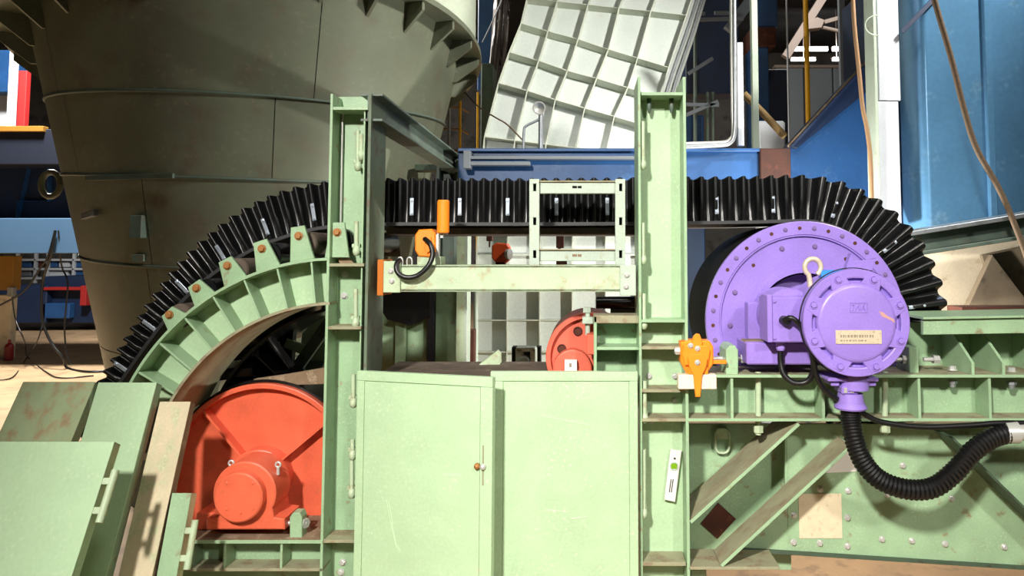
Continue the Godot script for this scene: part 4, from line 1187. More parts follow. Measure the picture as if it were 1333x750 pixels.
# ---------------------------------------------------------------- base frame on the right
func build_right_base() -> void:
	var t := thing("base_frame", W(1115, 846, 0.15), "pale green welded base frame under the purple drive, with ribs and bracing", "frame")
	var g := Geo.new(); pbox(g, 895, 488, 1580, 491.5, 0, 0.32, 0.001); obj("ledge", g, M.green_dusty, t)
	g = Geo.new(); pbox(g, 895, 487.8, 1580, 491.8, -0.004, 0.0, 0.001); obj("ledge_edge", g, M.green, t)
	g = Geo.new(); pbox(g, 895, 544.8, 1580, 548.8, -0.004, 0.0, 0.001); obj("flange_edge", g, M.green, t)
	g = Geo.new(); pbox(g, 895, 491, 1580, 548, 0.125, 0.14, 0.001); obj("web_plate", g, M.green, t)
	g = Geo.new(); pbox(g, 895, 545, 1580, 548.5, 0, 0.16, 0.001); obj("lower_flange", g, M.green_dusty, t)
	g = Geo.new(); pbox(g, 1150, 420, 1580, 489, 0.28, 0.295, 0.001); obj("upper_plate", g, M.green, t)
	g = Geo.new(); pplate(g, [[1202, 415], [1580, 408], [1580, 430], [1202, 436]], 0.02, 0.045, 0.002); obj("top_rail", g, M.green, t)
	g = Geo.new(); pplate(g, [[1202, 413], [1580, 406], [1580, 409], [1202, 416]], 0.0, 0.34, 0.001); obj("top_flange", g, M.green, t)
	for x in [953.0, 1072.0, 1197.0, 1289.0]:
		g = Geo.new(); pbox(g, x - 1.8, 491, x + 1.8, 545, 0.005, 0.126, 0.001); obj("rib", g, M.green, t)
	for x in [1267.0, 1307.0, 1366.0]:
		g = Geo.new()
		var q := []
		var w := W(x, 489, 0.0)
		var top := W(x, 437, 0.0).y
		add_prism(g, PackedVector2Array([Vector2(-0.28, w.y), Vector2(0, w.y), Vector2(0, w.y + 0.055), Vector2(-0.16, top - 0.01), Vector2(-0.28, top - 0.01)]), Transform3D(Basis(Vector3(0, 0, 1), Vector3.UP, Vector3(-1, 0, 0)), Vector3(w.x, 0, 0)), -0.006, 0.006, 0.001)
		obj("gusset", g, M.green, t)
	for x in [987.0, 1152.0]:
		g = Geo.new(); add_tube(g, [W(x, 484, 0.06), W(x, 566, 0.06)], 0.013, 10)
		add_lathe(g, [Vector2(0.022, -0.016), Vector2(0.022, 0.016), Vector2(0, 0.016)], face(W(x, 558, 0.06), Vector3.UP), 6, false, true); obj("tie_rod", g, M.beam_pale, t)
	for p in [[1240, 480], [1317, 482]]:
		g = Geo.new(); bolt(g, W(p[0], p[1] + 2, 0.1), Vector3.UP, 0.016, 0.02); obj("bolt", g, M.steel, t)
		g = Geo.new(); add_lathe(g, [Vector2(0, -0.03), Vector2(0.012, -0.03), Vector2(0.014, -0.014), Vector2(0.02, -0.012), Vector2(0.02, 0.0)], face(W(p[0], p[1] + 15, 0.06), Vector3.UP), 6, false, true); obj("nut", g, M.galv, t)
	# adjusting screws beside the pedestal
	for r in [[1148, 1182, 468], [1202, 1222, 468], [928, 972, 467]]:
		g = Geo.new(); add_tube(g, [W(r[0], r[2], 0.1), W(r[1], r[2], 0.1)], 0.010, 10)
		add_lathe(g, [Vector2(0.02, -0.014), Vector2(0.02, 0.014), Vector2(0, 0.014)], face(W(r[1] - 4, r[2], 0.1), Vector3.RIGHT), 6, false, true); obj("adjusting_screw", g, M.steel, t)
	g = Geo.new(); pplate(g, [[945, 489], [945, 456], [950, 450], [957, 450], [961, 456], [961, 489]], 0.02, 0.18, 0.003); obj("stop_lug", g, M.green, t)
	g = Geo.new(); pbox(g, 1184, 452, 1196, 489, 0.06, 0.2, 0.003); obj("stop_lug", g, M.green, t)
	# bracing
	for r in [[1040, 552, 899, 680, 0.25], [1108, 581, 939, 737, 0.17], [1240, 570, 1420, 745, 0.19]]:
		g = Geo.new()
		var a := W(r[0], r[1], 0.0)
		var b := W(r[2], r[3], 0.0)
		var z := (b - a).normalized()
		add_box(g, Transform3D(Basis(Vector3.BACK, z.cross(Vector3.BACK), z), (a + b) / 2 - Vector3(0, 0, r[4] / 2)), Vector3(r[4], 0.010, a.distance_to(b)), 0.001)
		obj("brace", g, M.green_dusty if r[2] < 1000 else M.dark_green, t)  # right brace is coloured darker for its shaded underside
		if r[2] < 1000:
			g = Geo.new()
			add_box(g, Transform3D(Basis(Vector3.BACK, z.cross(Vector3.BACK), z), (a + b) / 2 + Vector3(0, 0, 0.001)), Vector3(0.004, 0.014, a.distance_to(b)), 0.001)
			obj("brace_edge", g, M.green, t)  # clean green strip stands for the front edge catching light
	g = Geo.new(); pbox(g, 897, 738, 1015, 742, 0, 0.2, 0.001); obj("bottom_flange", g, M.green_dusty, t)
	g = Geo.new(); pplate(g, [[897, 552], [1030, 552], [1030, 742], [897, 742]], 0.33, 0.345, 0.001); obj("back_plate", g, M.green, t)
	g = Geo.new(); pplate(g, [[935, 655], [958, 676], [934, 702], [912, 682]], 0.322, 0.329, 0.001); obj("rust_patch", g, M.rust, t)
	for x in [900.0, 1550.0]:
		g = Geo.new(); pbox(g, x, 742, x + 20, 850, 0.1, 0.3, 0.002); obj("leg", g, M.green, t)
	# bolted side panel
	t = thing("side_panel", W(1180, 730, 0.3), "large green bolted side panel behind the bracing on the right", "panel")
	g = Geo.new(); pplate(g, [[1022, 552], [1580, 552], [1580, 754], [962, 714], [962, 700], [1022, 640]], 0.20, 0.218, 0.001); obj("sheet", g, M.green, t)
	g = Geo.new(); pplate(g, [[955, 713], [1580, 753], [1580, 758], [955, 718]], 0.19, 0.24, 0.001); obj("bottom_edge", g, M.dark_green, t)
	g = Geo.new(); pbox(g, 1025, 560, 1027, 708, 0.196, 0.2, 0.001); obj("seam", g, M.green, t)
	for p in [[1033, 671], [1033, 706], [1068, 637], [1104, 639], [1103, 674], [1067, 707], [1103, 711], [1148, 702], [1187, 704], [1230, 708], [1307, 712], [1155, 644], [1175, 606], [1239, 649], [1317, 654]]:
		g = Geo.new(); bolt(g, W(p[0], p[1], 0.199), Vector3.BACK, 0.011, 0.014); obj("bolt", g, M.steel, t)
	g = Geo.new(); pbox(g, 1040, 643, 1096, 701, 0.1965, 0.1995, 0.0005)
	tag(obj("cream_sheet", g, M.cream_paper), "square cream sheet stuck on the green side panel", "sheet")
	g = Geo.new(); pplate(g, [[1090, 585], [1114, 584], [1116, 614], [1074, 616]], 0.1955, 0.199, 0.0005)
	tag(obj("white_paper", g, M.paper), "white paper stuck on the side panel behind the hose", "paper")
	g = Geo.new(); add_box(g, at(Vector3(1.7, 0.01, -1.15)), Vector3(2.6, 0.02, 2.0), 0.004)
	tag(obj("foundation_plate", g, M.foundation), "tan dusty foundation plate on the floor under the right base frame", "plate")
	# D-ring
	t = thing("ring_lug", W(940, 575, 0.32), "pale oval ring with a cross bar on the plate left of the upper brace", "ring")
	g = Geo.new()
	var pts := []
	for i in 25:
		var a := TAU * i / 24
		pts.append(W(940.5 + 9.5 * signf(cos(a)) * pow(absf(cos(a)), 0.7), 574 - 16 * signf(sin(a)) * pow(absf(sin(a)), 0.7), 0.30))
	add_tube(g, pts, 0.006, 8); obj("ring", g, M.beam_pale, t)
	g = Geo.new(); pbox(g, 933, 558, 948, 572, 0.30, 0.33, 0.003); obj("keeper", g, M.beam_pale, t)

# ---------------------------------------------------------------- base on the left
func build_left_base() -> void:
	var t := thing("drum_support", W(330, 846, 0.15), "green base ledge with ribs carrying the red tail drum on the left", "frame")
	var g := Geo.new(); pbox(g, 232, 704, 420, 707.5, 0, 0.32, 0.001); obj("ledge", g, M.dust, t)
	g = Geo.new(); pbox(g, 232, 703.5, 420, 708, -0.004, 0.0, 0.001); obj("ledge_edge", g, M.green, t)
	g = Geo.new(); pbox(g, 232, 708, 420, 846, 0.10, 0.115, 0.001); obj("web_plate", g, M.green, t)
	g = Geo.new(); pbox(g, 232, 740, 420, 744, 0, 0.1, 0.001); obj("lower_flange", g, M.green_dusty, t)
	for x in [248.0, 292.0, 366.0]:
		g = Geo.new(); pbox(g, x - 1.6, 708, x + 1.6, 740, 0.004, 0.1, 0.001); obj("rib", g, M.green, t)
	g = Geo.new(); pplate(g, [[377, 707], [377, 674], [381, 668], [390, 668], [393, 674], [393, 707]], 0.04, 0.10, 0.003); obj("stop_lug", g, M.green, t)
	g = Geo.new(); add_tube(g, [W(366, 681, 0.07), W(400, 681, 0.07)], 0.010, 10)
	add_lathe(g, [Vector2(0.022, -0.014), Vector2(0.022, 0.014), Vector2(0, 0.014)], face(W(396, 681, 0.07), Vector3(1, 0, 0.5)), 6, false, true); obj("adjusting_screw", g, M.steel, t)

func build_tail_drum() -> void:
	var t := thing("tail_drum", W(338, 745, 0.5), "big bright red tail drum with radial plates under the arch", "drum")
	var g := Geo.new()
	disc(g, 338, 623, 0.28, [[20, -0.66], [119, -0.66], [119, -0.002], [118, 0.0], [113, 0.0], [112, -0.05], [0, -0.05]], 96); obj("shell", g, M.red, t)
	var k := K(0.28)
	var c := W(338, 623, 0.28)
	for a0 in [40.0, 131.0, 222.0, 310.0]:
		var dir := Vector3(cos(deg_to_rad(a0)), sin(deg_to_rad(a0)), 0)
		g = Geo.new()
		add_box(g, Transform3D(Basis(dir, Vector3.BACK.cross(dir), Vector3.BACK), c + dir * 72 * k + Vector3(0, 0, -0.02)), Vector3(80 * k, 0.012, 0.06), 0.002); obj("radial_plate", g, M.red, t)
	g = Geo.new(); disc(g, 338, 623, 0.28, [[38, -0.05], [38, 0.03], [36, 0.034], [0, 0.034]], 40); obj("hub", g, M.red, t)
	g = Geo.new(); disc(g, 338, 623, 0.28, [[18, 0.0], [18, 0.16], [0, 0.16]], 24); obj("shaft", g, M.red, t)
	g = Geo.new(); add_lathe(g, [Vector2(120 * k, -0.68), Vector2(123 * k, -0.68), Vector2(123 * k, -0.03), Vector2(120 * k, -0.03), Vector2(120 * k, -0.68)], at(c), 60, false, false, deg_to_rad(30), deg_to_rad(235))
	tag(obj("tail_belt_wrap", g, M.rubber), "black belt edge wrapped round the top of the red tail drum", "belt")
	t = thing("tail_bearing", W(318, 690, 0.1), "red bearing housing with a round cap and eye bolts in front of the tail drum", "bearing")
	g = Geo.new(); disc(g, 313, 646, 0.0, [[0, -0.02], [30, -0.02], [31, -0.015], [31, 0.02], [29, 0.026], [0, 0.026]], 48); obj("cap", g, M.red, t)
	g = Geo.new(); disc(g, 318, 643, 0.02, [[0, -0.18], [38, -0.18], [40, -0.17], [40, -0.005], [38, 0.0], [0, 0.0]], 48); obj("housing", g, M.red, t)
	g = Geo.new(); pplate(g, [[268, 690], [268, 676], [285, 672], [290, 650], [352, 650], [356, 674], [370, 676], [370, 690]], 0.02, 0.2, 0.006); obj("foot", g, M.red, t)
	for p in [[301, 604], [333, 605], [362, 606]]:
		g = Geo.new()
		var pts := []
		for i in 13:
			var a := TAU * i / 12
			pts.append(W(p[0] + 3.2 * cos(a), p[1] - 3.2 * sin(a) - 1, 0.08))
		add_tube(g, pts, 0.005, 8)
		add_tube(g, [W(p[0], p[1] + 3, 0.08), W(p[0], p[1] + 12, 0.08)], 0.008, 8); obj("eye_bolt", g, M.steel, t)
	for p in [[291, 630], [325, 630], [291, 664], [325, 664], [309, 669]]:
		g = Geo.new(); bolt(g, W(p[0] + 4, p[1] - 1, -0.026), Vector3.BACK, 0.006, 0.004); obj("cap_screw", g, M.red, t)
	g = Geo.new(); bolt(g, W(360, 674, 0.1), Vector3.UP, 0.018, 0.02); obj("foot_bolt", g, M.galv, t)
	g = Geo.new(); pbox(g, 255, 668, 284, 690, 0.12, 0.26, 0.004); obj("side_block", g, M.red, t)

# ---------------------------------------------------------------- between the columns
func build_middle() -> void:
	var t := thing("cross_beam", W(665, 381, 0.1), "dusty pale green cross beam bolted between the two columns", "beam")
	var g := Geo.new(); pbox(g, 519, 345, 812, 380, 0.05, 0.09, 0.003); obj("web", g, M.beam_pale, t)
	g = Geo.new(); pbox(g, 519, 345, 812, 349, 0.05, 0.22, 0.002); obj("top_flange", g, M.beam_pale, t)
	g = Geo.new(); pbox(g, 519, 376, 812, 380, 0.05, 0.22, 0.002); obj("lower_flange", g, M.beam_pale, t)
	g = Geo.new(); pbox(g, 499, 340, 521, 381, 0.035, 0.06, 0.002); obj("end_plate", g, M.beam_pale, t)
	g = Geo.new(); pbox(g, 491, 338, 499, 385, 0.04, 0.2, 0.002); obj("rusty_packer", g, M.rust_orange, t)
	g = Geo.new(); pbox(g, 807, 345, 828, 385, 0.035, 0.06, 0.002); obj("end_plate", g, M.frame_pale, t)
	for p in [[509, 353], [510, 366], [816, 358], [815, 373]]:
		g = Geo.new(); bolt(g, W(p[0], p[1], 0.034), Vector3.BACK, 0.010); obj("bolt", g, M.steel, t)
	# slotted frame
	t = thing("slotted_frame", W(752, 345, 0.1), "pale slotted rectangular frame standing on the cross beam in front of the belt", "frame")
	for x in [689.0, 801.0]:
		g = Geo.new()
		var y := 233.0
		for s in [244.0, 288.0, 331.0]:
			pbox(g, x, y, x + 13, s - 5, 0.08, 0.12, 0.001)
			pbox(g, x, s - 5, x + 5, s + 5, 0.08, 0.12, 0.0005)
			pbox(g, x + 9, s - 5, x + 13, s + 5, 0.08, 0.12, 0.0005)
			y = s + 5
		pbox(g, x, y, x + 13, 345, 0.08, 0.12, 0.001)
		obj("slotted_upright", g, M.frame_pale, t)
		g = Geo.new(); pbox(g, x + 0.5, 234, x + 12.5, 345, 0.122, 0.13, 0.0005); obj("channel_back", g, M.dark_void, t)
	for y in [[237, 252], [326, 340]]:
		g = Geo.new(); pbox(g, 702, y[0], 801, y[1], 0.10, 0.13, 0.002); obj("cross_channel", g, M.frame_pale, t)
		g = Geo.new(); pbox(g, 702, y[0] - 2, 801, y[0], 0.09, 0.16, 0.001); obj("channel_lip", g, M.green_dusty, t)
		g = Geo.new(); pbox(g, 745, y[0] + 5, 751, y[0] + 8, 0.098, 0.1, 0.0); pbox(g, 752, y[0] + 5, 757, y[0] + 8, 0.098, 0.1, 0.0); obj("slot", g, M.dark_void if y[0] < 300 else M.dust, t)
	# orange sensor
	t = thing("belt_sensor", W(555, 345, 0.2), "bright orange belt sensor with an upright cylinder on the cross beam", "sensor")
	g = Geo.new(); pplate(g, [[540, 306], [545, 299], [562, 298], [567, 304], [567, 328], [560, 335], [545, 334], [540, 326]], 0.08, 0.17, 0.006); obj("body", g, M.orange, t)
	g = Geo.new(); pplate(g, [[553, 311], [561, 309], [562, 325], [556, 330], [552, 324]], 0.07, 0.08, 0.002); obj("cover", g, M.orange, t)
	g = Geo.new(); add_lathe(g, [Vector2(0, -0.075), Vector2(0.026, -0.075), Vector2(0.028, -0.07), Vector2(0.028, 0.068), Vector2(0.024, 0.075), Vector2(0, 0.075)], face(W(577, 282, 0.1), Vector3.UP), 24); obj("cylinder", g, M.orange, t)
	g = Geo.new(); pbox(g, 569, 302, 581, 305, 0.09, 0.13, 0.001); pbox(g, 567, 305, 571, 338, 0.09, 0.13, 0.001); pbox(g, 573, 305, 577, 310, 0.1, 0.12, 0.001); obj("bracket", g, M.steel, t)
	g = Geo.new(); pbox(g, 543, 334, 574, 345, 0.09, 0.2, 0.002); obj("base", g, M.beam_pale, t)
	g = Geo.new(); add_tube(g, catmull([W(553, 311, 0.06), W(560, 318, 0.03), W(563, 332, 0.02), W(557, 347, 0.01), W(543, 359, 0.01), W(528, 361, 0.01), W(518, 355, 0.01), W(516, 345, 0.02), W(520, 339, 0.05)], 8), 0.0115, 12)
	tag(obj("sensor_cable", g, M.cable), "black cable looping from the bright orange sensor over the cross beam", "cable")
	for x in [521.0, 533.0]:
		g = Geo.new(); add_tube(g, catmull([W(x - 3, 346, 0.06), W(x - 3, 338, 0.06), W(x, 335, 0.06), W(x + 3, 338, 0.06), W(x + 3, 346, 0.06)], 4), 0.004, 6)
		tag(obj("cable_clamp", g, M.steel), "small steel saddle clamp, %s of the two by the orange sensor" % ("left" if x < 530 else "right"), "clamp")
	# second sensor on the far side of the belt
	t = thing("belt_sensor", W(650, 345, 1.1), "dull red orange sensor on the far side of the belt, left of the slotted frame", "sensor")
	g = Geo.new(); pplate(g, [[640, 320], [646, 316], [660, 317], [663, 322], [663, 338], [657, 343], [645, 342], [640, 336]], 1.1, 1.2, 0.006); obj("body", g, M.orange_dull, t)
	g = Geo.new(); pbox(g, 633, 303, 641, 314, 1.12, 1.16, 0.004); pbox(g, 636, 314, 638, 322, 1.12, 1.14, 0.002); obj("roller_arm", g, M.rust, t)
	g = Geo.new(); add_lathe(g, [Vector2(0, -0.01), Vector2(0.03, -0.01), Vector2(0.032, 0.01), Vector2(0, 0.014)], face(W(662, 331, 1.1), Vector3(1, 0, 0.5)), 18); obj("end_cap", g, M.steel, t)
	g = Geo.new(); pbox(g, 645, 341, 657, 352, 1.1, 1.18, 0.003); obj("foot", g, M.rust, t)
	g = Geo.new(); pbox(g, 724, 297, 734, 323, 1.1, 1.14, 0.002); pbox(g, 726, 322, 730, 340, 1.1, 1.14, 0.002); pbox(g, 724, 336, 738, 352, 1.1, 1.14, 0.002)
	tag(obj("rusty_hanger", g, M.rust), "rust brown hanger plate behind the slotted frame", "bracket")
	g = Geo.new(); pbox(g, 505, 346, 830, 372, 1.06, 1.18, 0.003)
	tag(obj("far_cross_beam", g, M.green_dusty), "second cross beam on the far side, hidden behind the near one", "beam")
	# platform and what stands on it
	g = Geo.new(); pbox(g, 476, 496, 832, 500, 0.10, 0.72, 0.002)
	tag(obj("deck_plate", g, M.deck_brown), "dusty brown deck plate behind the top of the two doors", "deck")
	t = thing("rear_green_plates", W(550, 470, 1.6), "green back plates between the left column and the white casing", "plate")
	g = Geo.new(); pbox(g, 480, 380, 560, 500, 1.6, 1.63, 0.002); obj("plate", g, M.green, t)
	g = Geo.new(); pbox(g, 562, 380, 596, 500, 1.6, 1.63, 0.002); obj("plate", g, M.green, t)
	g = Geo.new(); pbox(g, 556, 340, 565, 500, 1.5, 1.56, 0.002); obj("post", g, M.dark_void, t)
	g = Geo.new(); pbox(g, 514, 408, 528, 500, 1.55, 1.6, 0.002); obj("rib", g, M.green, t)
	g = Geo.new(); pplate(g, [[496, 378], [560, 378], [560, 412], [534, 424], [504, 416], [496, 404]], 1.48, 1.5, 0.002); obj("rubber_flap", g, M.rubber_matt, t)
	t = thing("steel_upright", W(600, 480, 1.45), "dusty grey steel channel standing left of the white casing behind the deck", "post")
	g = Geo.new(); pbox(g, 593, 300, 603, fy(1.45), 1.45, 1.5, 0.001); obj("channel", g, M.beam_pale, t)
	g = Geo.new(); pbox(g, 603, 300, 607, fy(1.45), 1.45, 1.6, 0.001); obj("flange", g, M.frame_pale, t)
	g = Geo.new(); add_tube(g, [W(619.5, 360, 2.3), W(619.5, fy(2.3), 2.3)], 0.016, 10)
	tag(obj("thin_post", g, M.frame_pale), "thin pale round post at the left edge of the white casing", "post")
	g = Geo.new(); pbox(g, 606, 430, 616, fy(1.9), 1.9, 2.0, 0.002)
	tag(obj("rusty_strip", g, M.rust), "narrow rusty red strip left of the thin pale post", "strip")
	g = Geo.new(); pplate(g, [[622, 476], [646, 458], [650, 463], [650, 476]], 0.6, 0.7, 0.006)
	tag(obj("steel_offcut", g, M.beam_pale), "pale steel offcut lying on the deck in front of the casing", "offcut")
	t = thing("small_motor", W(684, 478, 1.0), "small dirty white motor housing on the deck left of the red pulley", "motor")
	g = Geo.new(); pbox(g, 671, 454, 680, 478, 1.0, 1.1, 0.006); pbox(g, 690, 454, 698, 478, 1.0, 1.1, 0.006); pbox(g, 671, 453, 697, 458, 1.0, 1.1, 0.004); obj("casing_bracket", g, M.frame_pale, t)
	g = Geo.new(); disc(g, 681, 472, 0.98, [[0, -0.06], [8, -0.06], [8, 0.0], [5, 0.0], [4.5, -0.01], [0, -0.01]], 24); obj("rotor", g, M.galv, t)
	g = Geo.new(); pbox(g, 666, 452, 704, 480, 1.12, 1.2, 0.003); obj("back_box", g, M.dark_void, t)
	# black box on the bracket, red pulley
	t = thing("black_roller", W(805, 395, 0.6), "black roller end above the latticed bracket, beside the right column", "roller")
	g = Geo.new(); add_lathe(g, [Vector2(0, -0.14), Vector2(0.03, -0.14), Vector2(0.032, 0.1), Vector2(0, 0.1)], face(W(812, 394, 0.5), Vector3.RIGHT), 24); obj("roller_body", g, M.rubber, t)
	g = Geo.new(); bolt(g, W(788, 394, 0.5), Vector3.LEFT, 0.02, 0.03); obj("rusty_nut", g, M.rust, t)
	g = Geo.new(); pbox(g, 795, 399, 831, 412, 0.5, 0.55, 0.002); obj("support", g, M.dark_green, t)
	t = thing("snub_pulley", W(765, 500, 0.4), "faded red pulley end with holes, half hidden above the right door", "pulley")
	g = Geo.new(); disc(g, 767, 465, 0.3, [[20, -0.4], [56, -0.4], [56, -0.003], [55, 0.0], [50, 0.0], [49, -0.03], [0, -0.03]], 64); obj("shell", g, M.red_dull, t)
	for p in [[752, 432], [731, 455]]:
		g = Geo.new(); disc(g, p[0], p[1], 0.3, [[6, -0.03], [6, -0.024], [5, -0.022], [4.6, -0.0285], [0, -0.0285]], 20); obj("hole_rim", g, M.rust, t)
	g = Geo.new(); disc(g, 745, 481, 0.24, [[0, -0.08], [24, -0.08], [25, -0.075], [25, 0.0], [23, 0.004], [0, 0.004]], 40); obj("bearing_cap", g, M.red_dull, t)
	g = Geo.new(); pbox(g, 764, 436, 776, 462, 0.1, 0.25, 0.004); obj("block", g, M.red_dull, t)
	g = Geo.new(); add_tube(g, [W(765, 404, 0.2), W(765, 436, 0.2)], 0.012, 8)
	add_lathe(g, [Vector2(0.02, -0.01), Vector2(0.02, 0.014), Vector2(0, 0.014)], face(W(764, 404, 0.2), Vector3.UP), 6, false, true); pbox(g, 758, 413, 772, 422, 0.17, 0.24, 0.003); obj("tension_bolt", g, M.frame_pale, t)
	g = Geo.new(); pbox(g, 735, 469, 751, 486, 0.2, 0.233, 0.001); obj("tag", g, M.paper, t)
	tag(t.get_child(-1), "small white paper tag")
	g = Geo.new(); pbox(g, 741, 473, 744, 478, 0.198, 0.2005, 0.0); obj("tag_print", g, M.dim_ink, t)
	t = thing("lattice_bracket", W(803, 500, 0.1), "pale green latticed bracket between the faded red pulley and the right column", "bracket")
	g = Geo.new(); pbox(g, 773, 411, 832, 421, 0.04, 0.2, 0.002); obj("top_rail", g, M.green_dusty, t)
	g = Geo.new(); pbox(g, 773, 412, 777, 520, 0.04, 0.2, 0.002); obj("upright", g, M.green, t)
	g = Geo.new(); pbox(g, 777, 452, 832, 456, 0.04, 0.2, 0.002); obj("shelf", g, M.green, t)
	g = Geo.new(); pbox(g, 776, 420, 832, 530, 0.19, 0.2, 0.001); obj("back_plate", g, M.green, t)
	for p in [[778, 440], [778, 444]]:
		g = Geo.new(); bolt(g, W(p[0], p[1], 0.1), Vector3.RIGHT, 0.009); obj("bolt", g, M.steel, t)

# ---------------------------------------------------------------- doors
func door(label: String, px: float, py: float, d: float, width: float, ang: float, hinge_right: bool) -> Node3D:
	var b := W(px, py, d)
	b.y = 0.03
	var h := W(px, py, d).y - 0.03
	var t := thing("cabinet_door", b, label, "door")
	var s: float = -1.0 if hinge_right else 1.0
	var part := func(called: String, x0: float, x1: float, y0: float, y1: float, z0: float, z1: float, m: Material, bev: float = 0.0015) -> MeshInstance3D:
		var g := Geo.new()
		add_box(g, at(b + Vector3(s * (x0 + x1) / 2, (y0 + y1) / 2, (z0 + z1) / 2)), Vector3(x1 - x0, y1 - y0, z1 - z0), bev)
		return obj(called, g, m, t)
	part.call("sheet", 0.002, width - 0.002, 0.002, h - 0.002, -0.028, -0.006, M.green_door)
	part.call("top_rail", 0.0, width, h - 0.04, h, -0.03, 0.0, M.green_door)
	part.call("hinge_stile", 0.0, 0.036, 0.0, h - 0.041, -0.03, 0.0, M.green_door)
	part.call("lock_stile", width - 0.054, width, 0.0, h - 0.041, -0.03, 0.0, M.green_door)
	part.call("panel", 0.038, width - 0.056, 0.02, h - 0.043, -0.006, -0.0025, M.green_door)
	return t

func build_doors() -> void:
	var t := door("left pale green cabinet door standing slightly open, with a small latch", 465, 483, -0.02, 0.636, 18, false)
	var g := Geo.new()
	var b := t.position
	for x in [0.572, 0.598]:
		g = Geo.new(); add_lathe(g, [Vector2(0, -0.002), Vector2(0.013, -0.002), Vector2(0.013, 0.006), Vector2(0.009, 0.016), Vector2(0, 0.018)], at(b + Vector3(x, 0.85, 0.0)), 14, true)
		obj("latch_knob", g, M.copper_bolt if x < 0.58 else M.steel, t)
	g = Geo.new(); add_box(g, at(b + Vector3(0.597, 0.855, 0.001)), Vector3(0.006, 0.16, 0.002), 0.0); obj("seam_strip", g, M.green_dusty, t)
	scuffs(t, b, [[0.10, 0.66, 0.16, 0.67], [0.16, 0.67, 0.18, 0.58], [0.18, 0.58, 0.205, 0.49], [0.205, 0.49, 0.22, 0.47], [0.42, 0.80, 0.50, 0.805], [0.36, 0.63, 0.365, 0.60]])
	t.rotation.y = deg_to_rad(-16.5)
	t = door("right pale green cabinet door, closed, with scuffed paint", 830, 484, -0.05, 0.633, 0, true)

	scuffs(t, t.position, [[-0.22, 0.60, -0.29, 0.592], [-0.30, 0.62, -0.40, 0.628], [-0.24, 0.585, -0.20, 0.545], [-0.31, 0.50, -0.34, 0.44], [-0.34, 0.44, -0.33, 0.47], [-0.19, 0.93, -0.165, 0.915], [-0.145, 0.905, -0.12, 0.895], [-0.20, 0.985, -0.42, 1.03], [-0.47, 0.95, -0.46, 0.93]])

func scuffs(t: Node3D, b: Vector3, lines: Array) -> void:
	var g := Geo.new()
	for r in lines:
		for k in 3:
			var o := Vector3(rng.randf_range(-0.006, 0.006), rng.randf_range(-0.006, 0.006), 0)
			pbar(g, b + Vector3(r[0], r[1], -0.0023) + o, b + Vector3(r[2], r[3], -0.0023) + o, rng.randf_range(0.0015, 0.004), 0.0006, 0.0)
	obj("scuff_marks", g, M.paint_scuff, t)

# ---------------------------------------------------------------- loose covers leaning at the left
func cover(x0: float, x1: float, py: float, d: float, lean: float, thick: float, label: String, m: Material, edge: Material, latch: bool = false) -> void:
	var a := W(x0, py, d)
	var c := W(x1, py, d)
	var w := c.x - a.x
	var al := deg_to_rad(lean)
	var L: float = (a.y - 0.01) / cos(al)
	var up := Vector3(0, cos(al), -sin(al))
	var nn := Vector3(0, sin(al), cos(al))
	var base := Vector3((a.x + c.x) / 2, 0.01, a.z + L * sin(al))
	var t := thing("loose_cover", base, label, "cover panel", "loose covers leaning at the left")
	var xf := Transform3D(Basis(Vector3.RIGHT, up, nn), base)
	var bx := func(called: String, lo: Vector3, hi: Vector3, mm: Material, bev: float = 0.002) -> void:
		var g := Geo.new()
		add_box(g, Transform3D(xf.basis, xf * ((lo + hi) / 2)), hi - lo, bev); obj(called, g, mm, t)
	bx.call("face_sheet", Vector3(-w / 2, 0, -0.004), Vector3(w / 2, L, 0.0), m)
	bx.call("side_lip", Vector3(-w / 2, 0, -thick), Vector3(-w / 2 + 0.005, L, -0.004), edge)
	bx.call("side_lip", Vector3(w / 2 - 0.005, 0, -thick), Vector3(w / 2, L, -0.004), edge)
	bx.call("end_lip", Vector3(-w / 2, L - 0.005, -thick), Vector3(w / 2, L, -0.004), edge)
	if latch:
		for y in [L - 0.14, L - 0.24]:
			bx.call("hinge_block", Vector3(w / 2, y - 0.012, -0.03), Vector3(w / 2 + 0.035, y + 0.012, 0.0), M.beam_pale)
		var g := Geo.new()
		add_tube(g, [xf * Vector3(w / 2 + 0.03, L - 0.28, -0.012), xf * Vector3(w / 2 + 0.03, L - 0.10, -0.012)], 0.013, 10); obj("hinge_barrel", g, M.beam_pale, t)

func build_leaning_panels() -> void:
	cover(30, 124, 497, 0.02, 33, 0.05, "dirt stained green cover leaning rearmost at the far left of the stack", M.stained_cover, M.green)
	cover(128, 204, 498, -0.06, 24, 0.05, "clean green cover leaning between the stained cover and the tan one", M.green_door, M.green)
	cover(-40, 149, 575, -0.5, 28, 0.045, "widest green cover with scratches, leaning in front of the others", M.green_door, M.green, true)
	cover(208, 248, 523, -0.08, 22, 0.045, "narrow tan faced cover leaning next to the red tail drum", M.tan_panel, M.dust)
	cover(224, 249, 642, -0.22, 18, 0.05, "short narrow green cover with a hinge, lowest of the leaning covers", M.green, M.tan_panel, true)

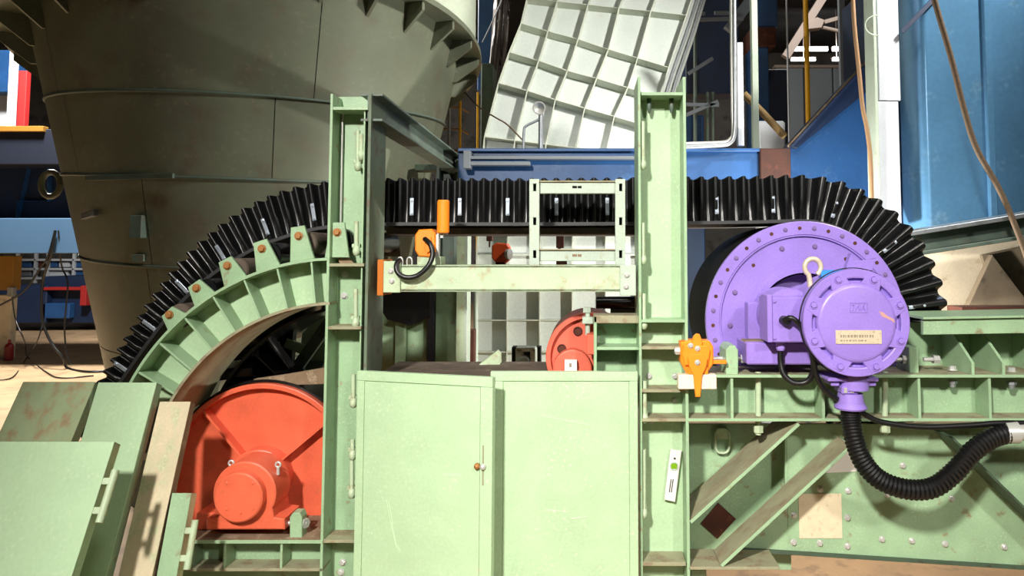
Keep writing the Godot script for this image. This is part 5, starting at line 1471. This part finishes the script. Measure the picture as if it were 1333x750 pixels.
# ---------------------------------------------------------------- small things in front
func build_small_things() -> void:
	var t := thing("spirit_level", W(875, 655, 0.1), "short white spirit level with a green vial propped against the right column", "spirit level")
	var g := Geo.new(); pplate(g, [[873, 586], [887.5, 587.5], [879, 654], [865, 651]], 0.095, 0.118, 0.003); obj("body", g, M.paper, t)
	g = Geo.new(); disc(g, 877.5, 607, 0.094, [[5.4, -0.002], [5.4, 0.003], [4.4, 0.003], [4.2, 0.0], [0, 0.0]], 24); obj("vial_ring", g, M.frame_pale, t)
	g = Geo.new(); pbox(g, 873.8, 603.5, 881.2, 610.5, 0.0925, 0.0945, 0.001); obj("vial", g, M.vial, t)
	g = Geo.new(); disc(g, 878.3, 597, 0.0955, [[1.6, -0.001], [1.6, 0.001], [0, 0.001]], 12); obj("hang_hole", g, M.ink, t)
	g = Geo.new(); pplate(g, [[873.0, 624], [874.4, 624], [872.0, 641], [870.6, 641]], 0.0935, 0.0952, 0.0); pplate(g, [[875.6, 624], [877, 624], [874.6, 641], [873.2, 641]], 0.0935, 0.0952, 0.0); obj("print", g, M.ink, t)
	t = thing("pull_switch", W(908, 487, -0.05), "orange rope pull switch with a pointed lever on the right column", "switch")
	g = Geo.new(); pplate(g, [[886, 446], [900, 443], [924, 444], [929, 452], [929, 474], [920, 487], [894, 487], [886, 472]], -0.03, 0.05, 0.006); obj("body", g, M.orange, t)
	g = Geo.new(); pplate(g, [[890, 450], [922, 450], [925, 456], [922, 476], [892, 476], [888, 462]], -0.045, -0.03, 0.004); obj("cover", g, M.orange, t)
	g = Geo.new(); pplate(g, [[900, 448], [903, 438], [907, 434.5], [911, 435.5], [915, 446], [913, 452], [902, 452]], -0.04, -0.02, 0.003); obj("top_lug", g, M.orange, t)
	g = Geo.new(); pplate(g, [[896, 466], [902, 461], [915, 461], [921, 467], [920, 476], [914, 490], [912, 517], [905.5, 517], [903, 490], [897, 477]], -0.065, -0.05, 0.003); obj("lever", g, M.orange, t)
	g = Geo.new(); pbox(g, 926, 469, 946, 474, -0.02, 0.0, 0.002); obj("side_arm", g, M.orange, t)
	for p in [[899, 450, 3.5], [908, 454, 3.0], [908, 472, 3.2]]:
		g = Geo.new(); bolt(g, W(p[0], p[1], -0.045 if p[1] < 460 else -0.066), Vector3.BACK, 0.009, 0.008); obj("bolt", g, M.steel, t)
	for x in [896.0, 916.0]:
		g = Geo.new(); pbox(g, x, 478, x + 6, 488, -0.045, -0.01, 0.003); obj("foot", g, M.orange, t)
	g = Geo.new(); add_tube(g, [W(878, 457, 0.0), W(888, 457, 0.0)], 0.012, 8)
	add_lathe(g, [Vector2(0.017, -0.01), Vector2(0.017, 0.01), Vector2(0, 0.01)], face(W(882, 457, 0.0), Vector3.LEFT), 6, false, true); obj("cable_nut", g, M.steel, t)
	g = Geo.new(); pbox(g, 883, 488, 933, 507, -0.05, 0.0, 0.003)
	tag(obj("support_block", g, M.wood_block), "white rectangular block under the orange pull switch", "block")

# ---------------------------------------------------------------- beyond the machine on the left
func build_far_left() -> void:
	var t := thing("control_cabinet", W(5, 470, 3.0), "pale cabinet with an ochre top box at the left edge of the hall", "cabinet")
	var g := Geo.new(); pbox(g, -40, 384, 13, fy(9.6), 9.6, 9.75, 0.01); obj("body", g, M.tarp, t)
	g = Geo.new(); pbox(g, -40, 333, 17, 378, 9.6, 9.8, 0.01); obj("top_box", g, M.ochre, t)
	g = Geo.new(); pbox(g, 9, 374, 16, 386, 9.5, 9.6, 0.005); obj("switch_knob", g, M.galv, t)
	t = thing("gas_bottle", W(20, 467, 5.0), "small dark red bottle standing on the floor by the pale cabinet", "bottle")
	var c := W(20, 467, 6.0)
	c.y = 0.0
	var z := DIST - EYE / ((467 - 330) / F)
	c = Vector3((20 - 760) / F * (DIST - z), 0, z)
	g = Geo.new(); add_lathe(g, [Vector2(0, 0), Vector2(0.06, 0), Vector2(0.066, 0.01), Vector2(0.066, 0.22), Vector2(0.05, 0.26), Vector2(0.02, 0.28), Vector2(0, 0.28)], face(c, Vector3.UP), 20); obj("body", g, M.red_bottle, t)
	g = Geo.new(); add_lathe(g, [Vector2(0.022, 0.28), Vector2(0.022, 0.31), Vector2(0.014, 0.34), Vector2(0, 0.34)], face(c, Vector3.UP), 14); obj("neck", g, M.red_bottle, t)
	# machinery far away under the girder
	t = thing("far_machine", W(70, 420, 13.0), "dark blue machine far away on the floor behind the hanging cables", "machine")
	g = Geo.new(); pbox(g, -20, 372, 60, 421, 14, 15.5, 0.02); obj("base", g, M.blue_dark, t)
	g = Geo.new(); pbox(g, 52, 360, 128, 421, 14.2, 15.8, 0.02); obj("base", g, M.blue_dark, t)
	g = Geo.new(); pbox(g, 55, 395, 90, 415, 14.0, 14.2, 0.02); obj("blue_cover", g, M.blue, t)
	g = Geo.new(); pbox(g, 52, 374, 112, 378, 13.95, 14.2, 0.01); obj("red_rail", g, M.far_red, t)
	g = Geo.new(); pbox(g, 104, 372, 112, 398, 13.9, 14.2, 0.01); obj("red_unit", g, M.far_red, t)
	t = thing("far_shelving", W(60, 372, 16.0), "distant pale shelving with goods under the blue girder on the left", "shelving")
	for y in [337.0, 349.0, 361.0]:
		g = Geo.new(); pbox(g, -20, y, 128, y + 3, 17, 17.6, 0.01); obj("shelf", g, M.white_paint, t)
	for x in [18.0, 42.0, 58.0, 92.0]:
		g = Geo.new(); pbox(g, x, 330, x + 3, 420, 17, 17.1, 0.01); obj("post", g, M.white_paint, t)
	for r in [[22, 340, 40, 348, 0], [46, 339, 56, 348, 1], [62, 340, 74, 348, 0], [76, 341, 90, 348, 2], [96, 340, 110, 348, 0], [62, 352, 88, 360, 2], [24, 353, 40, 360, 3], [96, 352, 120, 360, 0]]:
		g = Geo.new(); pbox(g, r[0], r[1], r[2], r[3], 17.1, 17.5, 0.02); obj("goods", g, [M.blue, M.rust, M.white_paint, M.grey_post][r[4]], t)
	# cables that hang down and trail over the floor
	var fl := func(px: float, py: float) -> Vector3:
		var dd := EYE * F / (py - 330.0)
		return Vector3((px - 760) / F * dd, 0.015, DIST - dd)
	g = Geo.new(); add_tube(g, catmull([W(72, 300, 8.15), W(66, 333, 8.15), W(57, 360, 8.3), W(54, 390, 8.3), W(56, 420, 8.3), W(66, 445, 8.3), W(82, 466, 8.3), fl.call(96, 478), fl.call(120, 483), fl.call(150, 482)], 6), 0.020, 8)
	tag(obj("floor_cable", g, M.cable), "thick dark cable hanging down and trailing across the floor to the hopper", "cable")
	g = Geo.new(); add_tube(g, catmull([W(72, 300, 8.15), W(62, 335, 8.15), W(52, 350, 8.3), W(35, 375, 8.3), W(18, 388, 8.3), W(-10, 402, 8.3)], 6), 0.016, 8)
	tag(obj("slack_cable", g, M.cable), "dark cable sagging from the girder towards the pale cabinet", "cable")
	g = Geo.new(); add_tube(g, catmull([W(76, 300, 8.15), W(80, 345, 8.4), W(88, 366, 8.4), W(86, 400, 8.4), W(84, 425, 8.4), W(86, 455, 8.4), W(92, 475, 8.4)], 6), 0.012, 8)
	tag(obj("thin_drop_cable", g, M.cable), "thin cable dropping straight to the floor, right of the thick one", "cable")
	g = Geo.new(); add_tube(g, catmull([W(16, 386, 8.4), W(20, 415, 8.4), W(32, 445, 8.4), fl.call(44, 464), fl.call(70, 484), fl.call(90, 491), fl.call(130, 488)], 6), 0.010, 8)
	tag(obj("thin_floor_wire", g, M.cable), "thin wire curving from the pale cabinet across the pale floor", "wire")
	g = Geo.new(); add_tube(g, catmull([W(56, 420, 8.3), W(48, 445, 8.3), fl.call(40, 470), fl.call(26, 490), fl.call(0, 494), fl.call(-30, 496)], 6), 0.009, 8)
	tag(obj("crossing_wire", g, M.cable), "thin wire crossing the floor towards the left edge", "wire")
